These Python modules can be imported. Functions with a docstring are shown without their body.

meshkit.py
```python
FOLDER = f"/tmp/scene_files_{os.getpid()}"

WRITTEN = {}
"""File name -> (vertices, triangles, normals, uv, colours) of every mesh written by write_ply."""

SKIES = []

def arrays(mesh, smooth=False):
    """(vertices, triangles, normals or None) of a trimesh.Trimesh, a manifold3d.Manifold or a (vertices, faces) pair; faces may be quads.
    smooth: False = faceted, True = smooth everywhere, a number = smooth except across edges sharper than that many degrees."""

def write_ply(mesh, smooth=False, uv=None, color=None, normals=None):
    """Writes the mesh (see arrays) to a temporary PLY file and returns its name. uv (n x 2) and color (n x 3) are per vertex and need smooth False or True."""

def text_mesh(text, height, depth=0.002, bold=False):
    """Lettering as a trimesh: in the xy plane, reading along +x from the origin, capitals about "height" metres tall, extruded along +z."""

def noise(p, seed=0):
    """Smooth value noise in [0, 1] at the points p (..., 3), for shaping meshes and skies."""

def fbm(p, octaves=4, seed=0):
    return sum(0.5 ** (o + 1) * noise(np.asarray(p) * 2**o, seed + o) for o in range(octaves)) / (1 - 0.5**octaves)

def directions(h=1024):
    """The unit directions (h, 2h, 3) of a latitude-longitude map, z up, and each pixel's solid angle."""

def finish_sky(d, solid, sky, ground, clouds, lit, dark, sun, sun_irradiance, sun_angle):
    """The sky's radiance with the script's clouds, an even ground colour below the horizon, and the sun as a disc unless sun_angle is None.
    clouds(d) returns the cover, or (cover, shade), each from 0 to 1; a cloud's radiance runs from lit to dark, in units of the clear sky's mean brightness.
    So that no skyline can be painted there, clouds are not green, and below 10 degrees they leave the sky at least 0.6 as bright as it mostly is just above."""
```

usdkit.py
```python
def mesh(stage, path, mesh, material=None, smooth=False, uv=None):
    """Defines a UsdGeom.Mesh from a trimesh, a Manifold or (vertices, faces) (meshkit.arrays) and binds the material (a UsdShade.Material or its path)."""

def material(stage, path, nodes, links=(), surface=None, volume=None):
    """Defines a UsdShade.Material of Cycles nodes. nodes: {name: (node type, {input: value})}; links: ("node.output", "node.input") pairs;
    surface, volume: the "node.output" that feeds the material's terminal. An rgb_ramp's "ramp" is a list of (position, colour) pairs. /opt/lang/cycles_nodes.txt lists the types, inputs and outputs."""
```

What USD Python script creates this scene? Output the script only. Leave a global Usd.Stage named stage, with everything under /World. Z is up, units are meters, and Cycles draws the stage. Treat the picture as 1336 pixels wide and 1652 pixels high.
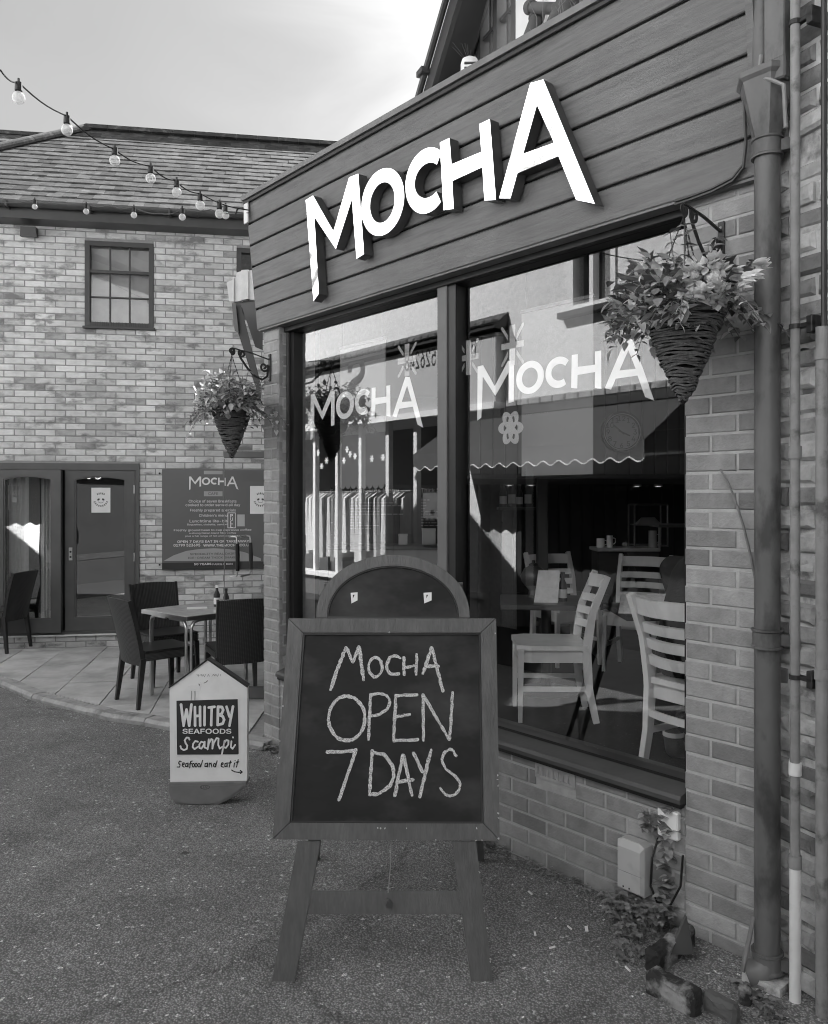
import math, random
import numpy as np, trimesh, usdkit, meshkit
from shapely.geometry import Polygon, box as sbox, LineString, Point
from shapely import affinity
from shapely.ops import unary_union
from pxr import Usd, UsdGeom, UsdLux, UsdShade, Gf, Sdf, Vt

# ------------------------------------------------------------------ camera, sky, sun, exposure
stage = Usd.Stage.CreateInMemory()
UsdGeom.SetStageUpAxis(stage, 'Z')
UsdGeom.Xform.Define(stage, '/World')
F, CX, HY, EYE = 1340.0, 668.0, 803.0, 1.75      # lens in pixels of a 1336-wide picture, horizon row, eye height
cam = UsdGeom.Camera.Define(stage, '/World/camera')
cam.CreateHorizontalApertureAttr(36.0)
cam.CreateFocalLengthAttr(36.0 * F / 1336)
cam.CreateVerticalApertureOffsetAttr(-23.0 * 36 / 1336)
cam.AddTranslateOp().Set((0, 0, EYE)); cam.AddRotateXOp().Set(90.0)
cam.CreateExposureAttr(2.06)
SUN = np.array([0.31, 0.95, 0.88]); SUN /= np.linalg.norm(SUN)
sky = UsdLux.DomeLight.Define(stage, '/World/sky')
_m = usdkit.material(stage, '/World/Looks/sky_air', {
    "s": ("sky_texture", {"sky_type": "single_scattering", "sun_disc": False, "sun_elevation": math.asin(SUN[2]), "sun_rotation": math.atan2(SUN[0], SUN[1]), "aerosol_density": 0.7, "air_density": 0.62}),
    "bw": ("rgb_to_bw", {}), "tc": ("texture_coordinate", {}), "mp": ("mapping", {"scale": (1.0, 2.2, 3.4)}),
    "n": ("noise_texture", {"scale": 1.9, "distortion": .6, "detail": 7, "roughness": 0.55}),
    "r": ("rgb_ramp", {"ramp": [(0.42, (0, 0, 0)), (0.62, (1, 1, 1))]}),
    "m": ("mix_color", {"blend_type": "mix", "b": (2.9, 2.9, 2.9)}), "mul": ("math", {"math_type": "multiply", "value2": 0.75}),
    "bg": ("background_shader", {"strength": 0.05})},
    [("s.color", "bw.color"), ("tc.generated", "mp.vector"), ("mp.vector", "n.vector"), ("n.fac", "r.fac"), ("r.color", "mul.value1"),
     ("mul.value", "m.fac"), ("bw.val", "m.a"), ("m.result", "bg.color")], surface="bg.background")
UsdShade.MaterialBindingAPI.Apply(sky.GetPrim()).Bind(_m)
sky.GetPrim().SetCustomDataByKey('kind', 'structure')
sun = UsdLux.DistantLight.Define(stage, '/World/sun')
sun.CreateIntensityAttr(1.25); sun.CreateNormalizeAttr(True); sun.CreateAngleAttr(0.5); sun.CreateColorAttr((1, 1, 1))
_x = np.cross([0, 0, 1], SUN); _x /= np.linalg.norm(_x); _y = np.cross(SUN, _x)
sun.AddTransformOp().Set(Gf.Matrix4d(*_x, 0, *_y, 0, *SUN, 0, 0, 0, 0, 1))
rng = random.Random(7); R = np.random.default_rng(7)

# ------------------------------------------------------------------ names, things, parts
_used = {}
def numbered(parent, name):
    k = _used.setdefault((parent, name), 0); _used[(parent, name)] += 1
    return name if k == 0 else f'{name}_{k:03d}'
def tag(p, label=None, cat=None, group=None, kind=None):
    p = p.GetPrim() if hasattr(p, 'GetPrim') else p
    for k, v in (('label', label), ('category', cat), ('group', group), ('kind', kind)):
        if v: p.SetCustomDataByKey(k, v)
    return p
def thing(name, label=None, cat=None, loc=(0, 0, 0), rot=0.0, group=None, kind=None):
    x = UsdGeom.Xform.Define(stage, '/World/' + numbered('/World', name))
    x.AddTranslateOp().Set(tuple(map(float, loc)))
    if rot: x.AddRotateZOp().Set(float(rot))
    return tag(x, label, cat, group, kind)
def part(parent, name, mesh, mat, smooth=False, label=None, kind=None):
    base = str(parent.GetPath()) if parent is not None else '/World'
    m = usdkit.mesh(stage, base + '/' + numbered(base, name), mesh, mat, smooth=smooth)
    return tag(m, label, None, None, kind)
def solo(name, mesh, mat, label, cat, loc=(0, 0, 0), rot=0, smooth=False, group=None):
    m = usdkit.mesh(stage, '/World/' + numbered('/World', name), mesh, mat, smooth=smooth)
    m.AddTranslateOp().Set(tuple(map(float, loc)))
    if rot: m.AddRotateZOp().Set(float(rot))
    return tag(m, label, cat, group)
def copy_of(src, label, loc, rot=0.0, group=None):
    nm = src.GetName(); was = src.GetCustomData()
    x = UsdGeom.Xform.Define(stage, '/World/' + numbered('/World', nm)); p = x.GetPrim()
    p.GetReferences().AddInternalReference(src.GetPath()); p.SetInstanceable(True)
    x.ClearXformOpOrder()
    x.AddTranslateOp().Set(tuple(map(float, loc))); x.AddRotateZOp().Set(float(rot))
    return tag(p, label, was['category'], group or was.get('group'))

# ------------------------------------------------------------------ frames and measuring
class Frame:
    def __init__(s, o, deg):
        s.o, s.deg = np.array(o, float), deg; a = math.radians(deg)
        s.x, s.y = np.array([math.cos(a), math.sin(a), 0]), np.array([-math.sin(a), math.cos(a), 0])
    def w(s, x, y, z): return s.o + s.x * x + s.y * y + np.array([0, 0, z])
    def at(s, px, py, y=0.0, lean=0.0):
        """local (x, z) of the point of the plane local-y = y + lean*z that the survey saw at px, py"""
        d = np.array([(px - CX) / F, 1, (HY - py) / F]); c = np.array([0, 0, EYE]) - s.o
        cy, dy = c @ s.y, d @ s.y
        t = (y + lean * c[2] - cy) / (dy - lean * d[2])
        p = c + d * t
        return np.array([p @ s.x, p[2]])
def gnd(px, py, z=0.0):
    t = (EYE - z) * F / (py - HY); return np.array([(px - CX) / F * t, t, z])
def dep(px, py, t): return np.array([(px - CX) / F * t, t, EYE + (HY - py) / F * t])
S = Frame((1.09, 3.35, 0), -49.9)       # cafe front: x along it to the right, y inward
L = Frame((-3.42, 9.8, 0), 9.5)         # brick building across the yard
O = Frame((1.33, 3.064, 0), -68.0)      # old building on the right
V = 0.0

# ------------------------------------------------------------------ shapes
cat = trimesh.util.concatenate
def box(x0, x1, y0, y1, z0, z1):
    b = trimesh.creation.box([x1 - x0, y1 - y0, z1 - z0]); b.apply_translation([(x0 + x1) / 2, (y0 + y1) / 2, (z0 + z1) / 2]); return b
def cbox(x0, x1, y0, y1, z0, z1, c=0.004):
    p = []
    for i, X in enumerate((x0, x1)):
        for j, Y in enumerate((y0, y1)):
            for k, Z in enumerate((z0, z1)):
                sx, sy, sz = c * (1 - 2 * i), c * (1 - 2 * j), c * (1 - 2 * k)
                p += [(X + sx, Y + sy, Z), (X + sx, Y, Z + sz), (X, Y + sy, Z + sz)]
    return trimesh.convex.convex_hull(np.array(p))
def hull(p): return trimesh.convex.convex_hull(np.array(p, float))
def xz(m, y=0.0):
    m = m.copy(); m.apply_transform(np.array([[1, 0, 0, 0], [0, 0, -1, y], [0, 1, 0, 0], [0, 0, 0, 1.0]])); return m
def prism(poly, y0, y1):
    """polygon in x-z, solid from y0 to y1"""
    if not isinstance(poly, (Polygon,)) and not hasattr(poly, 'geoms'): poly = Polygon(poly)
    gs = [g for g in getattr(poly, 'geoms', [poly]) if g.area > 1e-7]
    return cat([xz(trimesh.creation.extrude_polygon(g, y1 - y0, engine='earcut'), y1) for g in gs])
def slab(poly, z0, z1):
    gs = [g for g in getattr(poly, 'geoms', [poly]) if g.area > 1e-6]
    m = cat([trimesh.creation.extrude_polygon(g, z1 - z0, engine='earcut') for g in gs]); m.apply_translation([0, 0, z0]); return m
def tube(pts, r, n=8, cap=True):
    pts = np.asarray(pts, float); k = len(pts); r = np.broadcast_to(r, k)
    t = np.gradient(pts, axis=0); t /= np.maximum(np.linalg.norm(t, axis=1, keepdims=True), 1e-9)
    a = np.array([0, 0, 1.0]) if abs(t[0][2]) < .9 else np.array([1.0, 0, 0]); rings = []
    for i in range(k):
        a = a - t[i] * (a @ t[i]); a /= np.linalg.norm(a); b = np.cross(t[i], a)
        an = np.linspace(0, 2 * np.pi, n, endpoint=False)
        rings.append(pts[i] + r[i] * (np.cos(an)[:, None] * a + np.sin(an)[:, None] * b))
    v = np.vstack(rings); f = []
    for i in range(k - 1):
        for j in range(n):
            p, q = i * n + j, i * n + (j + 1) % n; f += [(p, q, q + n), (p, q + n, p + n)]
    if cap:
        v = np.vstack([v, pts[0], pts[-1]]); c = k * n
        for j in range(n): f += [(c, (j + 1) % n, j), (c + 1, (k - 1) * n + j, (k - 1) * n + (j + 1) % n)]
    return trimesh.Trimesh(v, f, process=False)
def lathe(prof, n=24, c=(0, 0, 0)):
    m = trimesh.creation.revolve(np.array(prof, float), sections=n); m.apply_translation(c); return m
def beam(a, b, w, h, up=(0, 0, 1)):
    """rectangular bar from a to b, w across, h along up"""
    a, b = np.array(a, float), np.array(b, float); t = b - a; ln = np.linalg.norm(t); t /= ln
    s = np.cross(t, up); s /= np.linalg.norm(s); u = np.cross(s, t)
    m = cbox(-w / 2, w / 2, 0, ln, -h / 2, h / 2, min(w, h) * .08)
    M = np.eye(4); M[:3, 0], M[:3, 1], M[:3, 2], M[:3, 3] = s, t, u, a; m.apply_transform(M); return m
def strip(pts, w, h, up, c=0):
    """rectangular section swept along pts (n,3): w across along cross(t,up), h along up"""
    pts = np.asarray(pts, float); t = np.gradient(pts, axis=0); t /= np.linalg.norm(t, axis=1, keepdims=True)
    up = np.asarray(up, float); s = np.cross(t, up); s /= np.linalg.norm(s, axis=1, keepdims=True); u = np.cross(s, t)
    w, h = np.broadcast_to(w, len(pts))[:, None], np.broadcast_to(h, len(pts))[:, None]
    v = np.stack([pts - s * w / 2 - u * h / 2, pts + s * w / 2 - u * h / 2, pts + s * w / 2 + u * h / 2, pts - s * w / 2 + u * h / 2], 1).reshape(-1, 3)
    f = []; k = len(pts)
    for i in range(k - 1):
        for j in range(4):
            p, q = i * 4 + j, i * 4 + (j + 1) % 4; f += [(p, q, q + 4), (p, q + 4, p + 4)]
    f += [(0, 2, 1), (0, 3, 2), (4 * k - 4, 4 * k - 3, 4 * k - 2), (4 * k - 4, 4 * k - 2, 4 * k - 1)]
    return trimesh.Trimesh(v, f, process=False)
def text(t, h, width=None, depth=.002, bold=False, center=False):
    m = meshkit.text_mesh(t, h, depth, bold)
    if width: m.apply_scale([width / (m.bounds[1][0] - m.bounds[0][0]), 1, 1])
    m.apply_translation([-(m.bounds[0][0] if not center else m.bounds[:, 0].mean()), 0, 0]); return m
def strokes(lines, w, depth, jit=0.0, seed=0):
    """hand lettering: polylines (x, z) -> flat ribbons of width w; returns polygon"""
    rr = np.random.default_rng(seed); out = []
    for l in lines:
        l = np.array(l, float); g = LineString(l)
        if jit:
            n = max(3, int(g.length / (w * .9))); q = np.array([g.interpolate(i / n, normalized=True).coords[0] for i in range(n + 1)])
            q = q + rr.normal(0, jit, q.shape)
            for i in range(n): out.append(LineString(q[i:i + 2]).buffer(w / 2 * rr.uniform(.72, 1.15), quad_segs=2))
        else: out.append(g.buffer(w / 2, quad_segs=4))
    return unary_union(out).simplify(w * .04)
def arc(cx, cy, rx, ry, a0, a1, n=16):
    a = np.radians(np.linspace(a0, a1, n)); return [(cx + rx * math.cos(t), cy + ry * math.sin(t)) for t in a]
def brick_mesh(x0, x1, z0, z1, y=0.0, d=.03, c=.004, jit=.0015):
    j = R.normal(0, jit, 3) if jit else (0, 0, 0); y += j[0]
    o = [(x0, z0), (x1, z0), (x1, z1), (x0, z1)]; i = [(x0 + c, z0 + c), (x1 - c, z0 + c), (x1 - c, z1 - c), (x0 + c, z1 - c)]
    sk = j[1]
    v = [(a, y, b + sk * (a - x0) * 4) for a, b in i] + [(a, y + c, b + sk * (a - x0) * 4) for a, b in o] + [(a, y + d, b) for a, b in o]
    f = [(0, 1, 2), (0, 2, 3)]
    for k in range(4):
        n = (k + 1) % 4; f += [(4 + k, 4 + n, n), (4 + k, n, k), (8 + k, 8 + n, 4 + n), (8 + k, 4 + n, 4 + k)]
    return trimesh.Trimesh(v, f, process=False)
def bond(x0, x1, z0, z1, holes=(), bl=.215, bh=.065, m=.010, off=0.0, first=0):
    out = []; z = z0; row = first
    while z < z1 - .015:
        zt = min(z + bh, z1); x = x0 - ((row % 2) * (bl + m) / 2 + off) % (bl + m)
        while x < x1 - .01:
            a, b = max(x, x0), min(x + bl, x1)
            if b - a > .015:
                segs = [(a, b)]
                for hx0, hx1, hz0, hz1 in holes:
                    if zt > hz0 + .004 and z < hz1 - .004:
                        segs = [s for p, q in segs for s in ((p, min(q, hx0)), (max(p, hx1), q)) if s[1] - s[0] > .012]
                out += [(p, q, z, zt) for p, q in segs]
            x += bl + m
        z += bh + m; row += 1
    return out
def leaf(p, d, up, ln, w, bend=.3, lobes=False):
    d = np.array(d, float); d /= np.linalg.norm(d); s = np.cross(d, up); s /= max(np.linalg.norm(s), 1e-6); n = np.cross(s, d)
    prof = [(0, .06), (.18, .75), (.42, 1), (.72, .62), (1, .02)] if not lobes else [(0, .1), (.12, .95), (.3, .62), (.48, 1.0), (.62, .42), (1, .02)]
    v = []
    for t, k in prof:
        c = p + d * ln * t - n * ln * bend * t * t
        v += [c - s * w / 2 * k + n * w * .12 * k, c, c + s * w / 2 * k + n * w * .12 * k]
    f = []
    for i in range(len(prof) - 1):
        a = i * 3
        for j in (0, 1): f += [(a + j, a + j + 1, a + j + 4), (a + j, a + j + 4, a + j + 3)]
    return trimesh.Trimesh(v, f, process=False)

# ------------------------------------------------------------------ materials (all grey: the photograph has no colour)
_mats = {}
def gm(name, c, v=.12, sc=6.0, rough=.6, bump=0.0, bsc=60.0, metal=0.0, spec=.4, stretch=(1, 1, 1), dark=None, dsc=3.0, dlim=(.55, .7), coat=0.0, island=0.0, big=None):
    """grey surface: noise varies the tone; dark = tone of stains on top; bump = fine relief"""
    if name in _mats: return _mats[name]
    g3 = lambda t: (t, t, t)
    N = {"g": ("geometry", {}), "mp": ("mapping", {"scale": stretch}), "n": ("noise_texture", {"scale": sc, "detail": 5, "roughness": .6}),
         "r": ("rgb_ramp", {"ramp": [(.25, g3(c * (1 - v))), (.75, g3(c * (1 + v)))]}),
         "p": ("principled_bsdf", {"roughness": rough, "metallic": metal, "specular_ior_level": spec, "coat_weight": coat})}
    K = [("g.position", "mp.vector"), ("mp.vector", "n.vector"), ("n.fac", "r.fac")]; last = "r.color"
    if island:
        N["oi"] = ("object_info", {}); N["add"] = ("math", {"math_type": "add"}); N["wn"] = ("white_noise_texture", {"dimensions": "1D"})
        N["ir"] = ("rgb_ramp", {"ramp": [(0, g3(1 - island)), (1, g3(1 + island))]}); N["im"] = ("mix_color", {"blend_type": "multiply", "fac": 1.0})
        K += [("oi.random", "add.value1"), ("g.random_per_island", "add.value2"), ("add.value", "wn.w"), ("wn.value", "ir.fac"), (last, "im.a"), ("ir.color", "im.b")]; last = "im.result"
    if dark is not None:
        N["n2"] = ("noise_texture", {"scale": dsc, "detail": 6, "roughness": .6}); N["r2"] = ("rgb_ramp", {"ramp": [(dlim[0], g3(0)), (dlim[1], g3(1))]})
        N["mx"] = ("mix_color", {"blend_type": "mix", "b": g3(dark)})
        K += [("mp.vector", "n2.vector"), ("n2.fac", "r2.fac"), ("r2.color", "mx.fac"), (last, "mx.a")]; last = "mx.result"
    if big:
        N["nb"] = ("noise_texture", {"scale": big[0], "detail": 5, "roughness": .65}); N["rb"] = ("rgb_ramp", {"ramp": [(.32, g3(big[1])), (.66, g3(big[2]))]}); N["mb"] = ("mix_color", {"blend_type": "multiply", "fac": 1.0})
        N["mpb"] = ("mapping", {"scale": (1, 1, .45)})
        K += [("g.position", "mpb.vector"), ("mpb.vector", "nb.vector"), ("nb.fac", "rb.fac"), (last, "mb.a"), ("rb.color", "mb.b")]; last = "mb.result"
    K.append((last, "p.base_color"))
    if bump:
        N["n3"] = ("noise_texture", {"scale": bsc, "detail": 4, "roughness": .6}); N["b"] = ("bump", {"strength": min(bump, 1.0), "distance": .004 * max(1, bump)})
        K += [("mp.vector", "n3.vector"), ("n3.fac", "b.height"), ("b.normal", "p.normal")]
    _mats[name] = usdkit.material(stage, '/World/Looks/' + name, N, K, surface="p.BSDF"); return _mats[name]
def glass(name, base, tint=.9, ripple=0.0, power=5.0):
    N = {"lw": ("layer_weight", {"blend": .5}), "pw": ("math", {"math_type": "power", "value2": power}), "ma": ("math", {"math_type": "multiply_add", "value2": 1 - base, "value3": base}),
         "t": ("transparent_bsdf", {"color": (tint,) * 3}), "gl": ("glossy_bsdf", {"color": (1, 1, 1), "roughness": 0.0}), "m": ("mix_closure", {})}
    K = [("lw.facing", "pw.value1"), ("pw.value", "ma.value1"), ("ma.value", "m.fac"), ("t.BSDF", "m.closure1"), ("gl.BSDF", "m.closure2")]
    if ripple:
        N |= {"g": ("geometry", {}), "n": ("noise_texture", {"scale": 2.2, "detail": 1}), "b": ("bump", {"strength": 1.0, "distance": ripple})}
        K += [("g.position", "n.vector"), ("n.fac", "b.height"), ("b.normal", "gl.normal")]
    return usdkit.material(stage, '/World/Looks/' + name, N, K, surface="m.closure")
def leafm(name, c, v=.35):
    g3 = lambda t: (t, t, t)
    return usdkit.material(stage, '/World/Looks/' + name, {
        "g": ("geometry", {}), "n": ("noise_texture", {"scale": 30, "detail": 3}), "oi": ("object_info", {}), "add": ("math", {"math_type": "add"}), "wn": ("white_noise_texture", {"dimensions": "1D"}),
        "mixf": ("math", {"math_type": "multiply_add", "value2": .5}), "half": ("math", {"math_type": "multiply", "value2": .5}),
        "r": ("rgb_ramp", {"ramp": [(.2, g3(c * (1 - v))), (.8, g3(c * (1 + v)))]}),
        "p": ("principled_bsdf", {"roughness": .42, "specular_ior_level": .5}), "t": ("translucent_bsdf", {}), "m": ("mix_closure", {"fac": .22})},
        [("oi.random", "add.value1"), ("g.random_per_island", "add.value2"), ("add.value", "wn.w"), ("g.position", "n.vector"), ("wn.value", "half.value1"), ("n.fac", "mixf.value1"), ("half.value", "mixf.value3"),
         ("mixf.value", "r.fac"), ("r.color", "p.base_color"), ("r.color", "t.color"), ("p.BSDF", "m.closure1"), ("t.BSDF", "m.closure2")], surface="m.closure")

M_asphalt = usdkit.material(stage, '/World/Looks/asphalt', {
    "g": ("geometry", {}), "n": ("noise_texture", {"scale": .9, "detail": 6, "roughness": .6}), "r": ("rgb_ramp", {"ramp": [(.3, (.185,) * 3), (.7, (.28,) * 3)]}),
    "v": ("voronoi_texture", {"scale": 120, "randomness": 1.0}), "vr": ("rgb_ramp", {"ramp": [(.0, (2.0,) * 3), (.3, (1.15,) * 3), (.6, (.62,) * 3), (1, (.45,) * 3)]}),
    "v2": ("voronoi_texture", {"scale": 85}), "wr": ("rgb_ramp", {"ramp": [(0.84, (1,) * 3), (.95, (3.0,) * 3)]}), "bwc": ("rgb_to_bw", {}),
    "m1": ("mix_color", {"blend_type": "multiply", "fac": 1.0, "use_clamp_result": False}), "m2": ("mix_color", {"blend_type": "multiply", "fac": 1.0}),
    "n4": ("noise_texture", {"scale": 2.3, "detail": 8, "roughness": .72}), "r4": ("rgb_ramp", {"ramp": [(.34, (.76,) * 3), (.46, (.95,) * 3), (.62, (1.10,) * 3)]}), "m3": ("mix_color", {"blend_type": "multiply", "fac": 1.0}),
    "ck": ("voronoi_texture", {"feature": "distance_to_edge", "scale": .30}), "cw": ("noise_texture", {"scale": 3.0, "detail": 6, "roughness": .7}), "cs": ("vector_math", {"math_type": "multiply_add", "vector2": (.35, .35, .0)}), "cr": ("rgb_ramp", {"ramp": [(.0, (.35,) * 3), (.008, (1,) * 3)]}), "m5": ("mix_color", {"blend_type": "multiply", "fac": .5}),
    "b": ("bump", {"strength": .9, "distance": .006}), "p": ("principled_bsdf", {"roughness": .75, "specular_ior_level": .35})},
    [("g.position", "n.vector"), ("n.fac", "r.fac"), ("g.position", "v.vector"), ("v.distance", "vr.fac"), ("g.position", "v2.vector"), ("v2.color", "bwc.color"), ("bwc.val", "wr.fac"),
     ("r.color", "m1.a"), ("vr.color", "m1.b"), ("m1.result", "m2.a"), ("wr.color", "m2.b"), ("g.position", "n4.vector"), ("n4.fac", "r4.fac"), ("m2.result", "m3.a"), ("r4.color", "m3.b"), ("g.position", "cw.vector"), ("cw.color", "cs.vector1"), ("g.position", "cs.vector3"), ("cs.vector", "ck.vector"), ("ck.distance", "cr.fac"), ("m3.result", "m5.a"), ("cr.color", "m5.b"), ("m5.result", "p.base_color"), ("v.distance", "b.height"), ("b.normal", "p.normal")], surface="p.BSDF")
M_slab = gm('paving_stone', .47, .2, 5, .8, .5, 90, dark=.27, dsc=2.2, dlim=(.5, .75), island=.1)
M_kerb = gm('kerb_stone', .34, .25, 9, .85, .6, 60, dark=.16, dsc=5)
M_mortar = gm('pale_mortar', .36, .15, 20, .9, .6, 120, dark=.2, dsc=3, dlim=(.55, .8))
M_mortar2 = gm('grey_mortar', .27, .15, 20, .9, .5, 120)
M_brick = [gm(f'pier_brick_{k}', c, .2, 14, .88, .95, 90, dark=c * .6, dsc=4, dlim=(.6, .85), island=.11, big=(1.6, .80, 1.08)) for k, c in enumerate((.275, .245, .30, .20))]
M_lbrick = [gm(f'buff_brick_{k}', c, .16, 11, .85, .4, 90, dark=dk, dsc=4.2, dlim=lim, stretch=(1, 1, 2.1), island=.12, big=(1.1, .84, 1.1)) for k, (c, dk, lim) in enumerate(((.58, .25, (.52, .66)), (.66, .28, (.58, .70)), (.50, .23, (.5, .64)), (.42, .2, (.45, .62))))]
M_obrick = [gm(f'old_brick_{k}', c, .3, 18, .9, 1.2, 60, dark=.10, dsc=9, dlim=(.5, .7), island=.2) for k, c in enumerate((.50, .36, .22, .45))]
M_old = gm('crumbling_mortar', .50, .3, 16, .95, 1.4, 45, dark=.14, dsc=7, dlim=(.5, .65))
M_board = gm('painted_fascia', .138, .20, 3.0, .5, .5, 22, stretch=(1.2, 1.2, 16), dark=.100, dsc=3.5, dlim=(.5, .72), big=(1.4, .86, 1.08))
M_trim = gm('dark_paint', .035, .15, 6, .42, .15, 40)
M_frame = gm('window_frame_paint', .11, .12, 6, .45, .15, 50)
M_black = gm('black_paint', .012, .2, 6, .4)
M_lead = gm('lead_flashing', .16, .2, 8, .55, .3, 30)
M_mirror = usdkit.material(stage, '/World/Looks/polished_steel', {"g": ("geometry", {}), "n": ("noise_texture", {"scale": 3.6, "detail": 1.0, "distortion": .5}), "b": ("bump", {"strength": 1.0, "distance": .016}),
    "n2": ("noise_texture", {"scale": 9, "detail": 6}), "r": ("rgb_ramp", {"ramp": [(.3, (.72,) * 3), (.6, (.92,) * 3)]}), "p": ("principled_bsdf", {"metallic": 1.0, "roughness": .09})},
    [("g.position", "n.vector"), ("n.fac", "b.height"), ("b.normal", "p.normal"), ("g.position", "n2.vector"), ("n2.fac", "r.fac"), ("r.color", "p.base_color")], surface="p.BSDF")
M_steel_side = gm('brushed_return', .10, .2, 8, .35, metal=.6)
M_pane = glass('shop_glass', .105, .96, 0.0, 2.8)
M_pane2 = glass('door_glass', .25, .93, .0006)
M_pane3 = glass('clear_glass', .06, .96)
M_vinyl = gm('frosted_vinyl', .66, .04, 20, .6)
M_iron = gm('wrought_iron', .02, .3, 30, .5, .3, 80)
M_castiron = gm('painted_cast_iron', .115, .2, 5, .45, .5, 35, stretch=(1, 1, .5), dark=.05, dsc=8, dlim=(.52, .66), big=(2.5, .7, 1.15))
M_conduit = gm('painted_conduit', .24, .25, 9, .6, .5, 40, dark=.09, dsc=9, dlim=(.54, .68), big=(2.5, .75, 1.1))
M_whitepipe = gm('white_plastic_pipe', .62, .08, 6, .4, dark=.4, dsc=8, dlim=(.6, .8))
M_aframe = gm('board_frame_paint', .080, .22, 9, .42, .7, 26, stretch=(6, 2, 1), dark=.12, dsc=10, dlim=(.55, .8), big=(5, .8, 1.15))
M_chalkb = gm('blackboard', .011, .5, 5, .6, .1, 80, dark=.085, dsc=2.6, dlim=(.47, 1.0), spec=.25, stretch=(1, 1, 1.8))
M_chip = gm('bare_wood_chip', .42, .3, 40, .8)
M_chalk = usdkit.material(stage, '/World/Looks/chalk', {"g": ("geometry", {}), "n": ("noise_texture", {"scale": 330, "detail": 3}), "r": ("rgb_ramp", {"ramp": [(.36, (.10,) * 3), (.56, (.66,) * 3)]}), "p": ("principled_bsdf", {"roughness": .95, "specular_ior_level": .1})},
                          [("g.position", "n.vector"), ("n.fac", "r.fac"), ("r.color", "p.base_color")], surface="p.BSDF")
M_white = gm('white_paint', .78, .04, 8, .5)
M_paper = gm('paper', .72, .05, 12, .7)
M_signpale = gm('sign_pale_print', .78, .05, 6, .4, dark=.72, dsc=5)
M_signdark = gm('sign_dark_print', .035, .08, 6, .4)
M_base = gm('moulded_base', .17, .15, 14, .55, .2, 120)
M_panel = gm('menu_panel_grey', .125, .04, 3, .4)
M_panel2 = gm('menu_panel_light', .36, .04, 3, .4)
M_print = gm('white_print', .78, .02, 3, .4)
M_rattan = usdkit.material(stage, '/World/Looks/rattan', {
    "tc": ("texture_coordinate", {}), "w1": ("wave_texture", {"bands_direction": "x", "scale": 22, "distortion": .6, "detail": 1}), "w2": ("wave_texture", {"bands_direction": "z", "scale": 30, "distortion": .8, "detail": 1}),
    "m": ("math", {"math_type": "multiply"}), "r": ("rgb_ramp", {"ramp": [(0, (.012,) * 3), (.5, (.035,) * 3), (1, (.09,) * 3)]}), "b": ("bump", {"strength": 1.0, "distance": .006}), "p": ("principled_bsdf", {"roughness": .42})},
    [("tc.object", "w1.vector"), ("tc.object", "w2.vector"), ("w1.fac", "m.value1"), ("w2.fac", "m.value2"), ("m.value", "r.fac"), ("r.color", "p.base_color"), ("m.value", "b.height"), ("b.normal", "p.normal")], surface="p.BSDF")
M_darkleg = gm('dark_resin', .025, .2, 9, .4)
M_chrome = gm('aluminium', .72, .08, 8, .28, metal=1.0)
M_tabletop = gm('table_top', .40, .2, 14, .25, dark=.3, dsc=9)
M_tile = [gm(f'roof_tile_{k}', c, .3, 9, 1.0, .8, 50, spec=.03, dark=c * 1.7, dsc=7.5, dlim=(.56, .72), island=.14, big=(1.3, .8, 1.15)) for k, c in enumerate((.125, .15, .10))]
M_ridge = gm('ridge_tile', .07, .3, 8, .85, .6, 40, dark=.2, dsc=7)
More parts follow.
